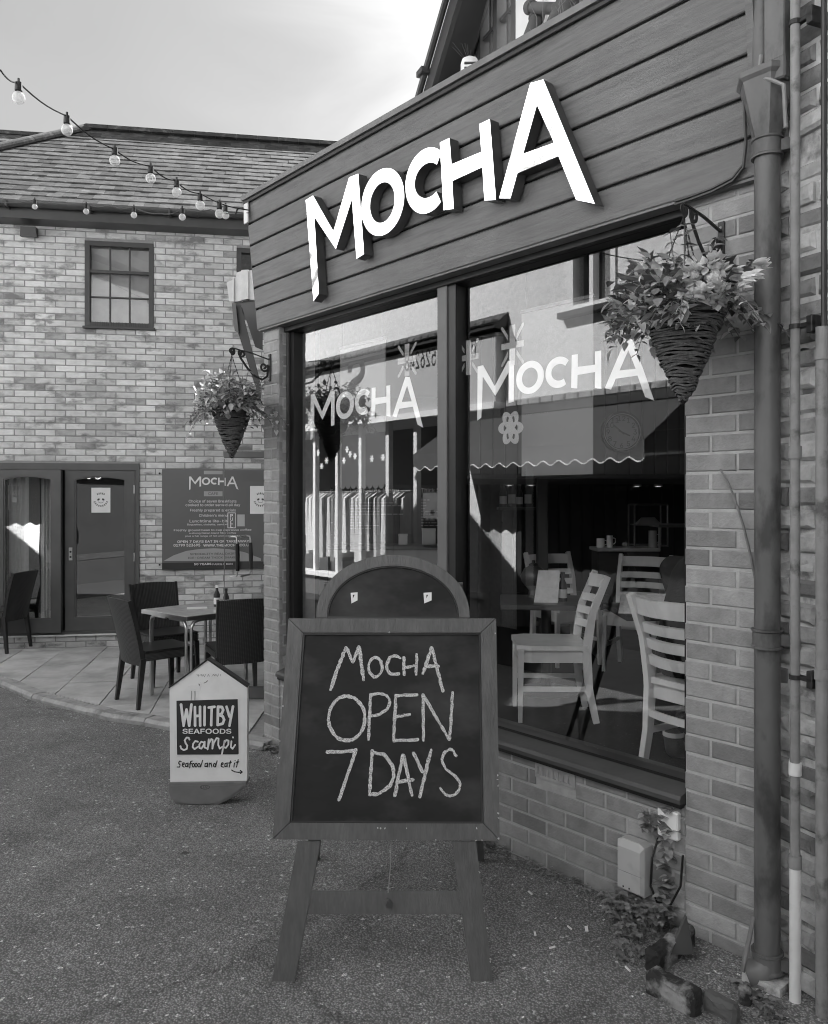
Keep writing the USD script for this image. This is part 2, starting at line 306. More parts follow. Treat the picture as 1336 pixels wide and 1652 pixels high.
M_dkmetal = gm('dark_gutter', .055, .2, 5, .4)
M_render = gm('white_render', .74, .14, 16, .9, 4.0, 15, dark=.62, dsc=1.2, dlim=(.6, .9))
M_wicker = gm('wicker', .085, .4, 60, .6, .8, 130, dark=.16, dsc=40, dlim=(.55, .75))
M_soil = gm('basket_liner', .008, .3, 30, .9)
M_leafs = [leafm('leaf_dark', .14), leafm('leaf_mid', .34), leafm('leaf_pale', .56), leafm('petal_white', .72, .12)]
M_stem = gm('stem', .16, .3, 30, .6)
M_wood = gm('pale_beech', .62, .16, 6, .4, .2, 40, stretch=(1, 1, .3), coat=.15)
M_dkwood = gm('dark_wood', .045, .3, 6, .4, stretch=(1, 1, 4))
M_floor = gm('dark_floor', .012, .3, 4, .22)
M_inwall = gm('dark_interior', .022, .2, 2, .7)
M_header = gm('bulkhead_paint', .085, .05, 3, .6)
M_cloth = gm('dark_clothing', .02, .3, 12, .9, .6, 90)
M_skin = gm('skin', .33, .05, 10, .5)
M_litbulb = gm('bulb_glass', .75, .05, 10, .08)
def emis(name, s): return usdkit.material(stage, '/World/Looks/' + name, {"e": ("emission", {"color": (1, 1, 1), "strength": s})}, [], surface="e.emission")
M_lamp = emis('downlight_glow', 3.0)
M_terra = gm('clay_pot', .10, .3, 9, .85, .6, 30, dark=.05, dsc=6)
M_bulb = usdkit.material(stage, '/World/Looks/clear_bulb', {"lw": ("layer_weight", {"blend": .5}), "pw": ("math", {"math_type": "power", "value2": 2.0}), "ma": ("math", {"math_type": "multiply_add", "value2": .6, "value3": .28}),
    "t": ("transparent_bsdf", {"color": (.95,) * 3}), "gl": ("principled_bsdf", {"base_color": (.8,) * 3, "roughness": .08}), "m": ("mix_closure", {})},
    [("lw.facing", "pw.value1"), ("pw.value", "ma.value1"), ("ma.value", "m.fac"), ("t.BSDF", "m.closure1"), ("gl.BSDF", "m.closure2")], surface="m.closure")
M_sill = gm('sill_paint', .055, .2, 6, .5, .3, 40)
M_meter = gm('meter_plastic', .40, .06, 6, .45, dark=.3, dsc=5)
# ------------------------------------------------------------------ ground, pavement
solo_ground = usdkit.mesh(stage, '/World/ground', box(-300, 300, -300, 300, -.3, 0), M_asphalt); tag(solo_ground, kind='structure')
PZ = .055
kerbpx = [(-260, 1050), (-60, 1085), (0, 1099), (50, 1120), (140, 1143), (176, 1153), (232, 1160), (273, 1168), (350, 1184), (424, 1199)]
kerb = [gnd(x, y, PZ)[:2] for x, y in kerbpx]
back = [L.w(x, -.005, 0)[:2] for x in (4.0, -6)]
region = Polygon([tuple(k) for k in kerb] + [(-1.065, 5.96), (-1.065, 9.9)] + [tuple(b) for b in back[1:]])
pv = thing('pavement', kind='structure')
inner = region.buffer(-.13).intersection(region)
part(pv, 'bedding', slab(region.buffer(-.02), 0.001, PZ - .012), M_mortar2)
ang = math.degrees(math.atan2(1, -.17)) - 90; sw, sl = .45, .60
for i in range(-14, 8):
    for j in range(-2, 9):
        cxx, cyy = i * sw + .1, j * sl + (.3 if i % 2 else 0) + 5.2
        sq = affinity.translate(affinity.rotate(sbox(-sw / 2 + .004, -sl / 2 + .004, sw / 2 - .004, sl / 2 - .004), ang, origin=(0, 0)), *(np.array([[math.cos(math.radians(ang)), -math.sin(math.radians(ang))], [math.sin(math.radians(ang)), math.cos(math.radians(ang))]]) @ np.array([cxx + 1.4, cyy - 5.2]) + np.array([-2.4, 6.2])))
        q = sq.intersection(inner)
        if q.is_empty or q.area < .004: continue
        q = q.buffer(-.001)
        if q.is_empty: continue
        part(pv, 'paving_slab', slab(q, .02, PZ + rng.uniform(-.003, .003)), M_slab)
for a, b in zip(kerb[:-1], kerb[1:]):
    n = max(1, int(np.linalg.norm(b - a) / .55))
    for k in range(n):
        p, q = a + (b - a) * (k + .008) / n, a + (b - a) * (k + .992) / n
        t = (q - p) / np.linalg.norm(q - p); nn = np.array([-t[1], t[0]])
        z1 = PZ + rng.uniform(-.006, .004)
        pts = [(*(p + nn * o), z) for p in (p, q) for o, z in ((.005, 0.001), (.0, z1 - .025), (.022, z1), (.128, z1), (.128, .001))]
        part(pv, 'kerb_stone', hull(pts), M_kerb)

# ------------------------------------------------------------------ brick building across the yard
B = thing('brick_building', 'pale mottled brick building with tiled roof and glazed doors across the yard', 'building', L.o, L.deg)
holes = [(-.441, .336, 3.757, 4.763), (-2.4, .173, .158, 2.153), (1.30, 2.1, 3.9, 4.763)]
wall = Polygon([(-3.2, 0), (4.2, 0), (4.2, 4.93), (-3.2, 4.93)])
for h in holes: wall = wall.difference(sbox(h[0], h[2], h[1], h[3]))
part(B, 'wall', prism(wall, .004, .25), M_mortar2)
part(B, 'gable_wall', box(-3.18, -2.96, .26, 5.9, 0, 4.9), M_lbrick[2]); part(B, 'rear_wall', box(-2.9, 4.1, 5.9, 6.1, 0, 4.9), M_lbrick[2])
part(B, 'room_floor', box(-2.9, 4.1, .27, 5.8, .02, .10), M_floor); part(B, 'room_partition', box(-2.9, 4.1, 3.0, 3.1, .1, 4.9), M_inwall); part(B, 'upper_floor', box(-2.9, 4.1, .27, 2.95, 2.6, 2.75), M_inwall)
cell = bond(-2.9, 2.6, .0, 4.93, holes)
seen = lambda c: (-1.5 < (c[0] + c[1]) / 2 < 1.66) and c[3] > .1
far, near = [], []
for c in cell: (near if seen(c) else far).append(c)
near.sort(key=lambda c: (c[2] < .9 and c[0] > .1, abs((c[0] + c[1]) / 2 - .1) + abs(c[2] - 2.6) * .5))
for c in near[:298]: part(B, 'brick', brick_mesh(*c, y=0), M_lbrick[R.choice(4, p=[.4, .25, .25, .1])])
rest = near[298:] + [c for c in far if c[0] > -3.2]
pick = R.choice(4, len(rest), p=[.4, .25, .25, .1])
for k in range(4):
    part(B, 'brickwork', cat([brick_mesh(*c) for c, q in zip(rest, pick) if q == k]), M_lbrick[k], kind='stuff')
# upper window: nine panes
def sash(parent, x0, x1, z0, z1, cols, rows, y=.03, fw=.055, mw=.018, label=None, split=None):
    w = part(parent, 'window', prism(sbox(x0, z0, x1, z1).difference(sbox(x0 + fw, z0 + fw, x1 - fw, z1 - fw)), y - .04, y + .06), M_trim2, label=label)
    a0, a1, b0, b1 = x0 + fw, x1 - fw, z0 + fw, z1 - fw
    for i in range(1, cols): part(w, 'glazing_bar', cbox(a0 + (a1 - a0) * i / cols - mw / 2, a0 + (a1 - a0) * i / cols + mw / 2, y - .012, y + .02, b0, b1, .003), M_trim2)
    for j in range(1, rows):
        ww = mw * (2.0 if split == j else 1)
        part(w, 'glazing_bar', cbox(a0, a1, y - .016 - (.012 if split == j else 0), y + .017, b0 + (b1 - b0) * j / rows - ww / 2, b0 + (b1 - b0) * j / rows + ww / 2, .003), M_trim2)
    for i in range(cols):
        for j in range(rows):
            X0, X1, Z0, Z1 = a0 + (a1 - a0) * i / cols, a0 + (a1 - a0) * (i + 1) / cols, b0 + (b1 - b0) * j / rows, b0 + (b1 - b0) * (j + 1) / rows
            part(w, 'pane', (np.array([(X0, y, Z0), (X1, y, Z0), (X1, y, Z1), (X0, y, Z1)]), np.array([(0, 1, 2, 3)])), M_pane3)
    return w
M_trim2 = gm('grey_window_paint', .05, .15, 6, .45, .1, 40)
w = sash(B, *holes[0][:2], *holes[0][2:], 3, 3, split=2)
part(w, 'sill', cbox(-.46, .355, -.05, .03, 3.73, 3.757, .004), M_trim2)
part(w, 'blind', box(-.385, .28, .10, .105, 3.83, 4.70), gm('net_blind', .32, .1, 8, .9))
part(w, 'spikes', cat([tube([(x, -.03, 3.757), (x + rng.uniform(-.012, .012), -.045, 3.81)], .0018, 4) for x in np.linspace(-.37, .27, 26)]), M_iron)
sash(B, 1.30, 2.1, 3.9, 4.763, 2, 2, label='dark window half hidden by the shop')
# glazed doors
D = part(B, 'door_frame', prism(sbox(-2.4, .158, .173, 2.153).difference(unary_union([sbox(-2.3, .19, -1.455, 2.075), sbox(-1.44, .19, .128, 2.075)])), -.02, .09), M_frame2 := gm('grey_door_paint', .085, .12, 6, .45, .1, 40))
part(B, 'door_threshold', box(-2.4, .173, -.05, .05, .142, .1575), M_white)
def dleaf(x0, x1, hinge, swing=0):
    Rm = trimesh.transformations.rotation_matrix(math.radians(swing), [0, 0, 1], [x0, 0, 0]); ro = lambda m: (m.apply_transform(Rm), m)[1]
    gx0, gx1, gz0, gz1 = x0 + .105, x1 - .105, .345, 1.97
    top = [(gx0, gz0), (gx1, gz0), (gx1, gz1 - .0)] + [(gx0 + (gx1 - gx0) * t, gz1 + .035 * math.sin(math.pi * t)) for t in np.linspace(1, 0, 9)]
    d = part(B, 'door', ro(prism(sbox(x0, .192, x1, 2.07).difference(Polygon(top)), -.012, .045)), M_frame2)
    part(d, 'bead', ro(prism(Polygon(top).difference(Polygon(top).buffer(-.014)), -.004, .03)), M_frame2)
    part(d, 'pane', ro(prism(Polygon(top), .02, .0201)), M_pane2)
    hx = x1 - .005 if hinge > 0 else x0 + .005
    for hz in (.4, 1.0, 1.8): part(d, 'hinge', tube([(hx, -.022, hz), (hx, -.022, hz + .1)], .009, 6), M_chrome)
    return d
dleaf(-2.29, -1.46, -1); d1 = dleaf(-1.43, -.672, -1, -8); d2 = dleaf(-.66, .122, 1)
part(d2, 'lock_plate', cbox(-.615, -.575, -.022, -.012, 1.02, 1.17, .002), M_chrome)
part(d2, 'lock_cylinder', tube([(-.595, -.03, 1.06), (-.595, -.012, 1.06)], .012, 8), M_iron); part(d2, 'lock_cylinder', tube([(-.595, -.03, 1.12), (-.595, -.012, 1.12)], .012, 8), M_iron)
for i_, (ca, cb2) in enumerate(((-1.33, -1.12), (-.98, -.80))):
    xs_ = np.linspace(ca, cb2, 15); fold = [(x, .20 + .022 * math.sin(k * 1.9)) for k, x in enumerate(xs_)]
    cu = trimesh.Trimesh([(x, y, z) for x, y in fold for z in (.2, 2.05)], [f for k in range(14) for f in ((2 * k, 2 * k + 2, 2 * k + 3), (2 * k, 2 * k + 3, 2 * k + 1))], process=False); part(B, 'door_curtain', cu, gm('pale_curtain', .80, .06, 5, .9), smooth=60)
# gutter, fascia, soffit
gut = [(x, -.30 + .055 * math.sin(a), 5.0 - .055 * math.cos(a)) for a in np.linspace(-1.57, 1.57, 9) for x in (0,)]
def gutter_mesh(x0, x1, yc, zc, r):
    o = arc(0, 0, r, r, 180, 360, 10); i = arc(0, 0, r - .006, r - .006, 360, 180, 10)
    m = trimesh.creation.extrude_polygon(Polygon(o + i), x1 - x0, engine='earcut')
    m.apply_transform(np.array([[0, 0, 1, x0], [1, 0, 0, yc], [0, 1, 0, zc], [0, 0, 0, 1.0]])); return m
g = part(B, 'gutter', gutter_mesh(-3.4, 4.3, -.345, 5.06, .06), M_dkmetal, smooth=30)
for x in (-2.1, -1.2, -.32, .55): part(g, 'gutter_bracket', cbox(x, x + .025, -.413, -.285, 4.985, 5.065, .004), M_dkmetal)
part(g, 'gutter_joint', gutter_mesh(.78, .88, -.345, 5.062, .067), M_dkmetal, smooth=30)
part(B, 'fascia_board', box(-3.4, 4.3, -.28, -.255, 4.90, 5.08), M_dkmetal); part(B, 'soffit', box(-3.4, 4.3, -.255, .0, 4.905, 4.93), M_dkmetal)
# main roof: tiles one by one
pitch = math.radians(35); RUN, RISE = 3.05, 3.05 * math.tan(pitch); SL = RUN / math.cos(pitch)
rx0, ry0, rz0 = 0, -.33, 5.075
def roofpt(x, v, h=0): return (x, ry0 + v * math.cos(pitch) - h * math.sin(pitch), rz0 + v * math.sin(pitch) + h * math.cos(pitch))
HX, HS = L.at(140, 226, ry0 + RUN)[0], .55          # ridge end of the hip; hip run per metre up the slope
hipx = lambda v: HX - (SL - v) * HS
part(B, 'roof_deck', hull([roofpt(x, v, h) for v in (0, SL) for x in (hipx(v), 4.4) for h in (-.06, -.01)]), M_dkmetal)
tiles = []
nrow = 18; gauge = SL / nrow
for r_ in range(nrow):
    v0 = r_ * gauge; x = 4.3 - (r_ % 2) * .085
    while x > hipx(v0) - .02:
        x0 = max(x - .168, hipx(v0)); x1 = x - .002
        if x1 - x0 > .03:
            j = R.normal(0, .0018); t0 = .011 + R.uniform(0, .006); e = R.normal(0, .006)
            a = [roofpt(x0, v0 + e, t0), roofpt(x1, v0 + e + R.normal(0, .003), t0 + j), roofpt(x1, min(v0 + gauge * 1.15, SL), .004), roofpt(max(x0, hipx(v0 + gauge)), min(v0 + gauge * 1.15, SL), .004),
                 roofpt(x0, v0 + e, .0), roofpt(x1, v0 + e, .0)]
            f = [(0, 1, 2), (0, 2, 3), (4, 5, 1), (4, 1, 0), (4, 0, 3), (5, 2, 1)]
            tiles.append(((x0 + x1) / 2, v0, trimesh.Trimesh(a, f, process=False)))
        x -= .168
tiles.sort(key=lambda t: abs(t[0] - .1) + t[1] * .2)
for t in tiles[:298]: part(B, 'roof_tile', t[2], M_tile[R.choice(3)])
for k in range(3): part(B, 'roof_tiling', cat([t[2] for i, t in enumerate(tiles[298:]) if i % 3 == k]), M_tile[k], kind='stuff')
def ridge_line(a, b, n, r=.1):
    a, b = np.array(a), np.array(b)
    for k in range(n):
        p, q = a + (b - a) * k / n, a + (b - a) * (k + .985) / n
        t = (q - p) / np.linalg.norm(q - p); s = np.cross(t, [0, 0, 1]); s /= np.linalg.norm(s); u = np.cross(s, t)
        pts = [(c + s * r * math.cos(an) + u * (r * .75 * math.sin(an) - .02)) for c, r_ in ((p, r), (q, r)) for an in np.linspace(-.2, math.pi + .2, 9)]
        rt = part(B, 'ridge_tile', hull(pts), M_ridge)
        part(rt, 'mortar_bed', hull([(c + s * (r * .8) * math.cos(an) + u * (r * .6 * math.sin(an) - .02)) for c in (q - t * .005, q + t * .012) for an in np.linspace(-.2, math.pi + .2, 7)]), M_kerb)
ridge_line(roofpt(HX, SL, .03), roofpt(4.3, SL, .03), 17)
ridge_line(roofpt(hipx(0), 0, .03), roofpt(HX, SL, .03), 11)
# hip end, back slope and rear wing
apexL, apexR = roofpt(HX, SL), roofpt(4.3, SL)
part(B, 'roof_back', hull([apexL, apexR, (4.3, 6.2, 5.0), (hipx(0), 6.2, 5.0), (apexL[0], apexL[1], apexL[2] - .1), (apexR[0], apexR[1], apexR[2] - .1)]), M_tile[0])
wy0 = ry0 + RUN - .55; WYT = wy0 + 1.56 * math.cos(pitch)
wz0 = L.at(60, 215, WYT)[1] - 1.56 * math.sin(pitch) - .04; WXL = L.at(-14, 215, WYT)[0]; WXR = HX + .25
wing = []
for r_ in range(6):
    v0 = r_ * .26
    for i in range(11):
        x1 = WXR - i * .205 - (r_ % 2) * .1
        if x1 - .2 < WXL: continue
        P = lambda x, v, h: (x, wy0 + v * math.cos(pitch) - h * math.sin(pitch), wz0 + v * math.sin(pitch) + h * math.cos(pitch))
        wing.append(trimesh.Trimesh([P(x1 - .2, v0, .02), P(x1, v0, .022), P(x1, v0 + .29, .004), P(x1 - .2, v0 + .29, .004), P(x1 - .2, v0, 0), P(x1, v0, 0)], [(0, 1, 2), (0, 2, 3), (4, 5, 1), (4, 1, 0)], process=False))
part(B, 'rear_wing_tiling', cat(wing), M_tile[1], kind='stuff')
part(B, 'rear_wing', hull([(x, y, z) for x in (WXL, WXR) for y, z in ((wy0, wz0 - .02), (wy0 + 1.56 * math.cos(pitch), wz0 + 1.56 * math.sin(pitch) - .02), (wy0, 5), (wy0 + 2.6, 5))]), M_tile[0])
ridge_line((WXL, wy0 + 1.56 * math.cos(pitch), wz0 + 1.56 * math.sin(pitch)), (WXR, wy0 + 1.56 * math.cos(pitch), wz0 + 1.56 * math.sin(pitch)), 12)
# lamp on the wall
fx, fz = L.at(48, 374, -.08)
fl = thing('floodlight', 'small dark floodlight under the gutter at the left of the brick wall', 'lamp', L.w(fx, 0, fz), L.deg)
part(fl, 'bracket', cbox(-.03, .03, -.06, -.005, -.01, .06, .004), M_iron)
part(fl, 'housing', hull([(-.08, -.05, .05), (.08, -.05, .05), (-.08, -.16, .035), (.08, -.16, .035), (-.09, -.06, -.06), (.09, -.06, -.06), (-.09, -.14, -.07), (.09, -.14, -.07)]), M_trim)

# ------------------------------------------------------------------ menu panel on the brick wall
x0, z0 = .435, .894; x1, z1 = 1.72, 2.089
mp = thing('menu_sign', 'grey printed menu panel with white lettering fixed to the brick wall', 'sign', L.w(x0, 0, z0), L.deg)
W_, H_ = x1 - x0, z1 - z0
part(mp, 'board', cbox(0, W_, -.035, -.005, 0, H_, .003), M_panel)
lp = lambda px, py: np.array(L.at(px, py, -.04)) - np.array([x0, z0])
part(mp, 'footer', box(.002, W_ - .002, -.0375, -.0352, .002, .085), M_signdark)
hill = [tuple(lp(*q)) for q in ((264, 905), (280, 896), (300, 889), (320, 886), (345, 884.5), (370, 886), (395, 891), (421, 901), (421, 905))]
part(mp, 'pale_mound', prism(Polygon(hill), -.0375, -.0352), M_panel2)
def lettering(parent, txt, cx, cy, h_px, w_px, lp, mat, y, bold=False, name='lettering', ital=0.0, depth=.0015):
    a, b = lp(cx - w_px / 2, cy + h_px / 2), lp(cx + w_px / 2, cy - h_px / 2)
    m = text(txt, .1, None, depth, bold); s = m.bounds
    m.apply_translation([-s[0][0], 0, 0]); m.apply_scale([(b[0] - a[0]) / (s[1][0] - s[0][0]), (b[1] - a[1]) / .1, 1])
    if ital: m.vertices[:, 0] += ital * m.vertices[:, 1]
    m = xz(m, y); m.apply_translation([a[0], 0, a[1]]); return part(parent, name, m, mat)
for txt, cx, cy, h, wd, b in (('Choice of seven Breakfasts', 343, 808.5, 4.2, 77, 0), ('cooked to order served all day', 343.5, 814.5, 4.2, 88, 0), ('Freshly prepared specials', 343.5, 823, 4.2, 74, 0), ("Children's menu", 344, 831.5, 4.2, 46, 0),
        ('Lunchtime lite-bites', 340, 840.5, 4.4, 68, 0), ('Baguettes, ciabatta, sandwiches', 340, 846, 3, 76, 0), ('Freshly ground bean to cup espresso coffee', 343, 855, 4, 125, 0), ('a strong Italian blend filter coffee', 343, 860, 3, 76, 0), ('plus a full range of hot and cold drinks', 343, 864.6, 3, 88, 0),
        ('OPEN 7 DAYS EAT IN OR TAKE AWAY', 344, 873.5, 4.6, 116, 1), ('01799 523695', 301.5, 879.6, 4.4, 43, 1), ('WWW.THEMOCHA.CO.UK', 367, 879.6, 4.4, 78, 1), ('50 YEARS', 327, 910, 3.6, 28, 1), ('FAMILY RUN', 359, 910, 3.6, 32, 0)):
    lettering(mp, txt, cx, cy, h, wd, lp, M_print, -.0352 if cy < 900 else -.0375, bool(b))
lettering(mp, 'SPECIALITY REAL DAIRY', 344.5, 893.5, 4, 76, lp, M_panel, -.0375, True); lettering(mp, 'ICE-CREAM THICK SHAKES', 344, 899.6, 4, 82, lp, M_panel, -.0375, True)
part(mp, 'pale_box', prism(Polygon([tuple(lp(*q)) for q in ((329, 792.5), (359, 792.5), (359, 800.5), (329, 800.5))]), -.0375, -.0352), M_panel2); lettering(mp, 'CAFE', 344, 796.3, 4.2, 16, lp, M_panel, -.0375, True)
part(mp, 'pale_tab', prism(Polygon([tuple(lp(*q)) for q in ((329, 759.5), (359, 759.5), (359, 765), (329, 765))]), -.0375, -.0352), M_panel2)
for bx, bz in ((-.03, .06), (-.03, H_ - .05)): part(mp, 'fixing', tube([(bx, -.02, bz), (bx, 0, bz)], .012, 6), M_iron)

# ------------------------------------------------------------------ letter outlines of the shop name, surveyed from the sign
c6 = lambda p: [(380 + x / 3.181, 100 + y / 3.181) for x, y in p]
c5 = lambda p: [(640 + x / 2.2267, y / 2.2267) for x, y in p]
ell = lambda cx, cy, a, b, n=40, t0=0, t1=360: [(cx + a[0] * math.cos(t) + b[0] * math.sin(t), cy + a[1] * math.cos(t) + b[1] * math.sin(t)) for t in np.radians(np.linspace(t0, t1, n))]
TL = -.09 / .887; YF = lambda d: (-.04 - TL * 0 - d)           # fascia leans out towards the top
def fas(px, py, d): return S.at(px, py, -.04 - d - TL * 2.945, TL)
LET = {}
LET['M'] = [c6([(360, 708), (398, 685), (502, 868), (583, 592), (630, 573), (660, 985), (621, 1010), (597, 705), (515, 960), (405, 795), (428, 1190), (400, 1228)])]
LET['O'] = [c6(ell(756, 718, (110, -24), (6, -173), 49)[:-1]), c6(ell(754, 721, (63, -14), (4, -104), 49)[:-1])]
LET['C'] = [c6(ell(984, 608, (112, -24), (6, -169), 40, 52, 312) + ell(988, 607, (68, -15), (4, -90), 40, 312, 52))]
LET['H'] = [c5([(155, 512), (190, 495), (197, 590), (304, 545), (297, 445), (335, 427), (357, 718), (315, 720), (308, 600), (200, 650), (205, 750), (168, 755)])]
LET['A'] = [c5([(480, 298), (527, 285), (712, 732), (645, 718), (581, 560), (434, 622), (409, 712), (368, 712)]), c5([(504, 376), (455, 552), (565, 512)])]
FZ = .075
def letter_poly(k):
    rings = [[tuple(fas(px, py, FZ)) for px, py in r] for r in LET[k]]
    p = Polygon(rings[0]).buffer(0)
    for r in rings[1:]: p = p.difference(Polygon(r).buffer(0))
    return p
LP = {k: letter_poly(k) for k in 'MOCHA'}
allp = unary_union(list(LP.values())); bb = allp.bounds
GAP = {'M': -.06, 'O': -.03, 'C': -.02, 'H': .03, 'A': .05}
def name_at(parent, M, y, mat, name='letter', depth=.0012):
    for k in 'MOCHA': part(parent, name, prism(affinity.affine_transform(affinity.translate(LP[k], GAP[k], 0), M), y - depth, y), mat)
a, b = lp(307, 790.5), lp(383, 768.5)
sx, sz = (b[0] - a[0]) / (bb[2] - bb[0]), (b[1] - a[1]) / (bb[3] - bb[1])
name_at(mp, [sx, 0, 0, sz, a[0] - bb[0] * sx, a[1] - bb[1] * sz], -.0352, M_print)

# ------------------------------------------------------------------ the cafe
C = thing('cafe_building', 'brick cafe front with large glazed window and grey boarded fascia', 'building', S.o, S.deg)
WX0, WX1, WZ0, WZ1 = -3.146, 0.0, .505, 2.945
GX0, GX1 = -3.146, 0.0
part(C, 'right_pier', box(.006, .37, .004, .30, 0, 3.55), M_mortar); part(C, 'left_pier', box(-3.352, -3.150, .004, .30, 0, 3.55), M_mortar); part(C, 'stall_riser', box(-3.149, .005, .012, .25, 0, .50), M_mortar)
for c in bond(.002, .372, -.02, 2.945, bl=.215, off=.1125 - .005, first=0): part(C, 'brick', brick_mesh(*c), M_brick[R.choice(4, p=[.4, .3, .2, .1])])
for c in bond(-3.356, -3.146, .0, 2.945, bl=.215, off=0): part(C, 'brick', brick_mesh(*c), M_brick[R.choice(4, p=[.4, .3, .2, .1])])
for c in bond(-3.144, .0, .005, .505, holes=[(-.80, -.56, .42, .490)], off=.06): part(C, 'brick', brick_mesh(*c, y=.008), M_brick[R.choice(4, p=[.35, .35, .2, .1])])
rev = []
for c in bond(0, .105, .5, 2.945, bl=.1025, off=.02):
    m = brick_mesh(*c); m.apply_transform(np.array([[0, -1, 0, -3.146], [1, 0, 0, .002], [0, 0, 1, 0], [0, 0, 0, 1.0]])); part(C, 'brick', m, M_brick[R.choice(4)])
sd = []
for c in bond(-3.9, .0, 0.0, 2.9, bl=.215):
    m = brick_mesh(*c); m.apply_transform(np.array([[0, 1, 0, 0], [-1, 0, 0, 0], [0, 0, 1, 0], [0, 0, 0, 1.0]])); sd.append(m)
ab = part(C, 'air_brick', prism(sbox(-.80, .42, -.56, .490).difference(unary_union([sbox(-.785 + i * .031, .435, -.785 + i * .031 + .024, .475) for i in range(7)])), .004, .03), M_kerb)
part(C, 'air_brick_back', box(-.798, -.562, .04, .05, .422, .488), M_black)
# window: frame, mullion, sill, panes
ML, MR = S.at(707, 800, .075)[0], S.at(737, 800, .075)[0]; MF0, MF1, MF2 = S.at(705, 800, .045)[0], S.at(720.5, 800, .045)[0], S.at(735, 800, .055)[0]
fr = part(C, 'window_frame', prism(sbox(WX0 + .004, .56, WX1, 2.945).difference(unary_union([sbox(-3.075, .585, ML, 2.90), sbox(MR, .585, -.045, 2.90)])), .075, .15), M_black)
part(fr, 'mullion', cbox(MF0, MF1, .045, .078, .572, 2.944, .004), M_frame); part(fr, 'mullion_return', cbox(MF1 + .002, MF2, .055, .0745, .572, 2.944, .003), M_black)
part(fr, 'frame_edge', cbox(-3.142, -3.118, .055, .0745, .572, 2.944, .003), M_trim)
part(fr, 'head_bead', cbox(-3.14, -.0, .035, .0745, 2.90, 2.943, .004), M_black)
for a_, b_ in ((-3.075, ML), (MR, -.045)):
    part(fr, 'pane', (np.array([(a_, .11, .585), (b_, .11, .585), (b_, .11, 2.90), (a_, .11, 2.90)]), np.array([(0, 1, 2, 3)])), M_pane)
sl_ = hull([(x, y, z) for x in (-3.144, -.002) for y, z in ((-.03, .516), (-.03, .534), (-.02, .548), (.074, .572), (.074, .507))])
part(fr, 'sill', sl_, M_sill); part(fr, 'sill_drip', box(-3.14, -.004, -.018, .06, .496, .514), M_black)
# fascia boards
FX0, FX1, FB, FT = -3.372, .318, 2.945, 3.832
nb = 6; bh_ = (FT - FB) / nb
core = hull([(x, y, z) for x in (FX0 + .01, FX1 - .01) for y, z in ((-.022, FB + .01), (.02, FB + .01), (-.022 + TL * (FT - FB - .02), FT - .01), (.02, FT - .01))])
part(C, 'fascia_backing', core, M_black)
for k in range(nb):
    z0_, z1_ = FB + k * bh_, FB + (k + 1) * bh_ - .011; yf = lambda z: -.04 + TL * (z - FB)
    p = [(x, yf(z) + o, z) for x in (FX0, FX1) for z, o in ((z0_, .004), (z0_ + .004, 0), (z1_ - .006, 0), (z1_, .007), (z0_, .018), (z1_, .018))]
    part(C, 'fascia_board', hull(p), M_board)
part(C, 'fascia_end_strip', hull([(x, yf(z) + o, z) for x in (FX1 + .001, FX1 + .03) for z in (FB + .06, FT) for o in (-.012, .02)]), M_board)
part(C, 'fascia_coping', hull([(x, y, z) for x in (FX0 - .012, FX1 + .03) for y, z in ((-.165, FT + .001), (-.17, FT + .03), (.10, FT + .001), (.10, FT + .055))]), M_lead)
part(C, 'coping_lip', hull([(x, y, z) for x in (FX0 - .012, FX1 + .03) for y, z in ((-.150, FT - .02), (-.15, FT - .001), (-.138, FT - .02), (-.138, FT - .001))]), M_trim)
part(C, 'soffit_board', box(FX0 + .01, FX1, -.036, .10, FB - .012, FB - .002), M_board)
# left end of fascia, roof, side wall and room
part(C, 'fascia_left_end', hull([(x, y, z) for x in (FX0 - .008, FX0 - .002) for y, z in ((-.038, FB), (.3, FB), (-.128, FT), (.3, FT))]), M_trim)
WL = lambda pts: [tuple((np.array([p[0], p[1], 0]) - S.o) @ np.array([S.x, S.y]).T) for p in pts]
foot = Polygon(WL([S.w(-3.33, .31, 0)[:2], S.w(.36, .31, 0)[:2], (3.6, 3.9), (4.2, 9.6), (-1.0, 10.3)]))
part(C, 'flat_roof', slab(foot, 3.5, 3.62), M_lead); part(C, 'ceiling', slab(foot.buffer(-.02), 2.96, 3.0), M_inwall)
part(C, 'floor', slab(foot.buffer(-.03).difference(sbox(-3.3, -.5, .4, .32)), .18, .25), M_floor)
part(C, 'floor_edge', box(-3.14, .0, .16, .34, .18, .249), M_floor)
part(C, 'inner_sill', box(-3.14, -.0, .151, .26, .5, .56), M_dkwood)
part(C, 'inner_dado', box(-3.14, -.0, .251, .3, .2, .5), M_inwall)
ex = list(foot.exterior.coords)[:-1]
for i in range(len(ex)):
    p, q = np.array(ex[i]), np.array(ex[(i + 1) % len(ex)])
    if abs(p[1] - .31) < .02 and abs(q[1] - .31) < .02: continue
    t = (q - p) / np.linalg.norm(q - p); n_ = np.array([-t[1], t[0]])
    p, q = p + t * .01, q - t * .01
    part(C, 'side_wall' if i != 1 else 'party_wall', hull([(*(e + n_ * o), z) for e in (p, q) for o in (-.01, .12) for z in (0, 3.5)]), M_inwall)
    part(C, 'side_parapet', hull([(*(e + n_ * o), z) for e in (p, q) for o in (-.01, .12) for z in (3.63, 3.83)]), M_board)
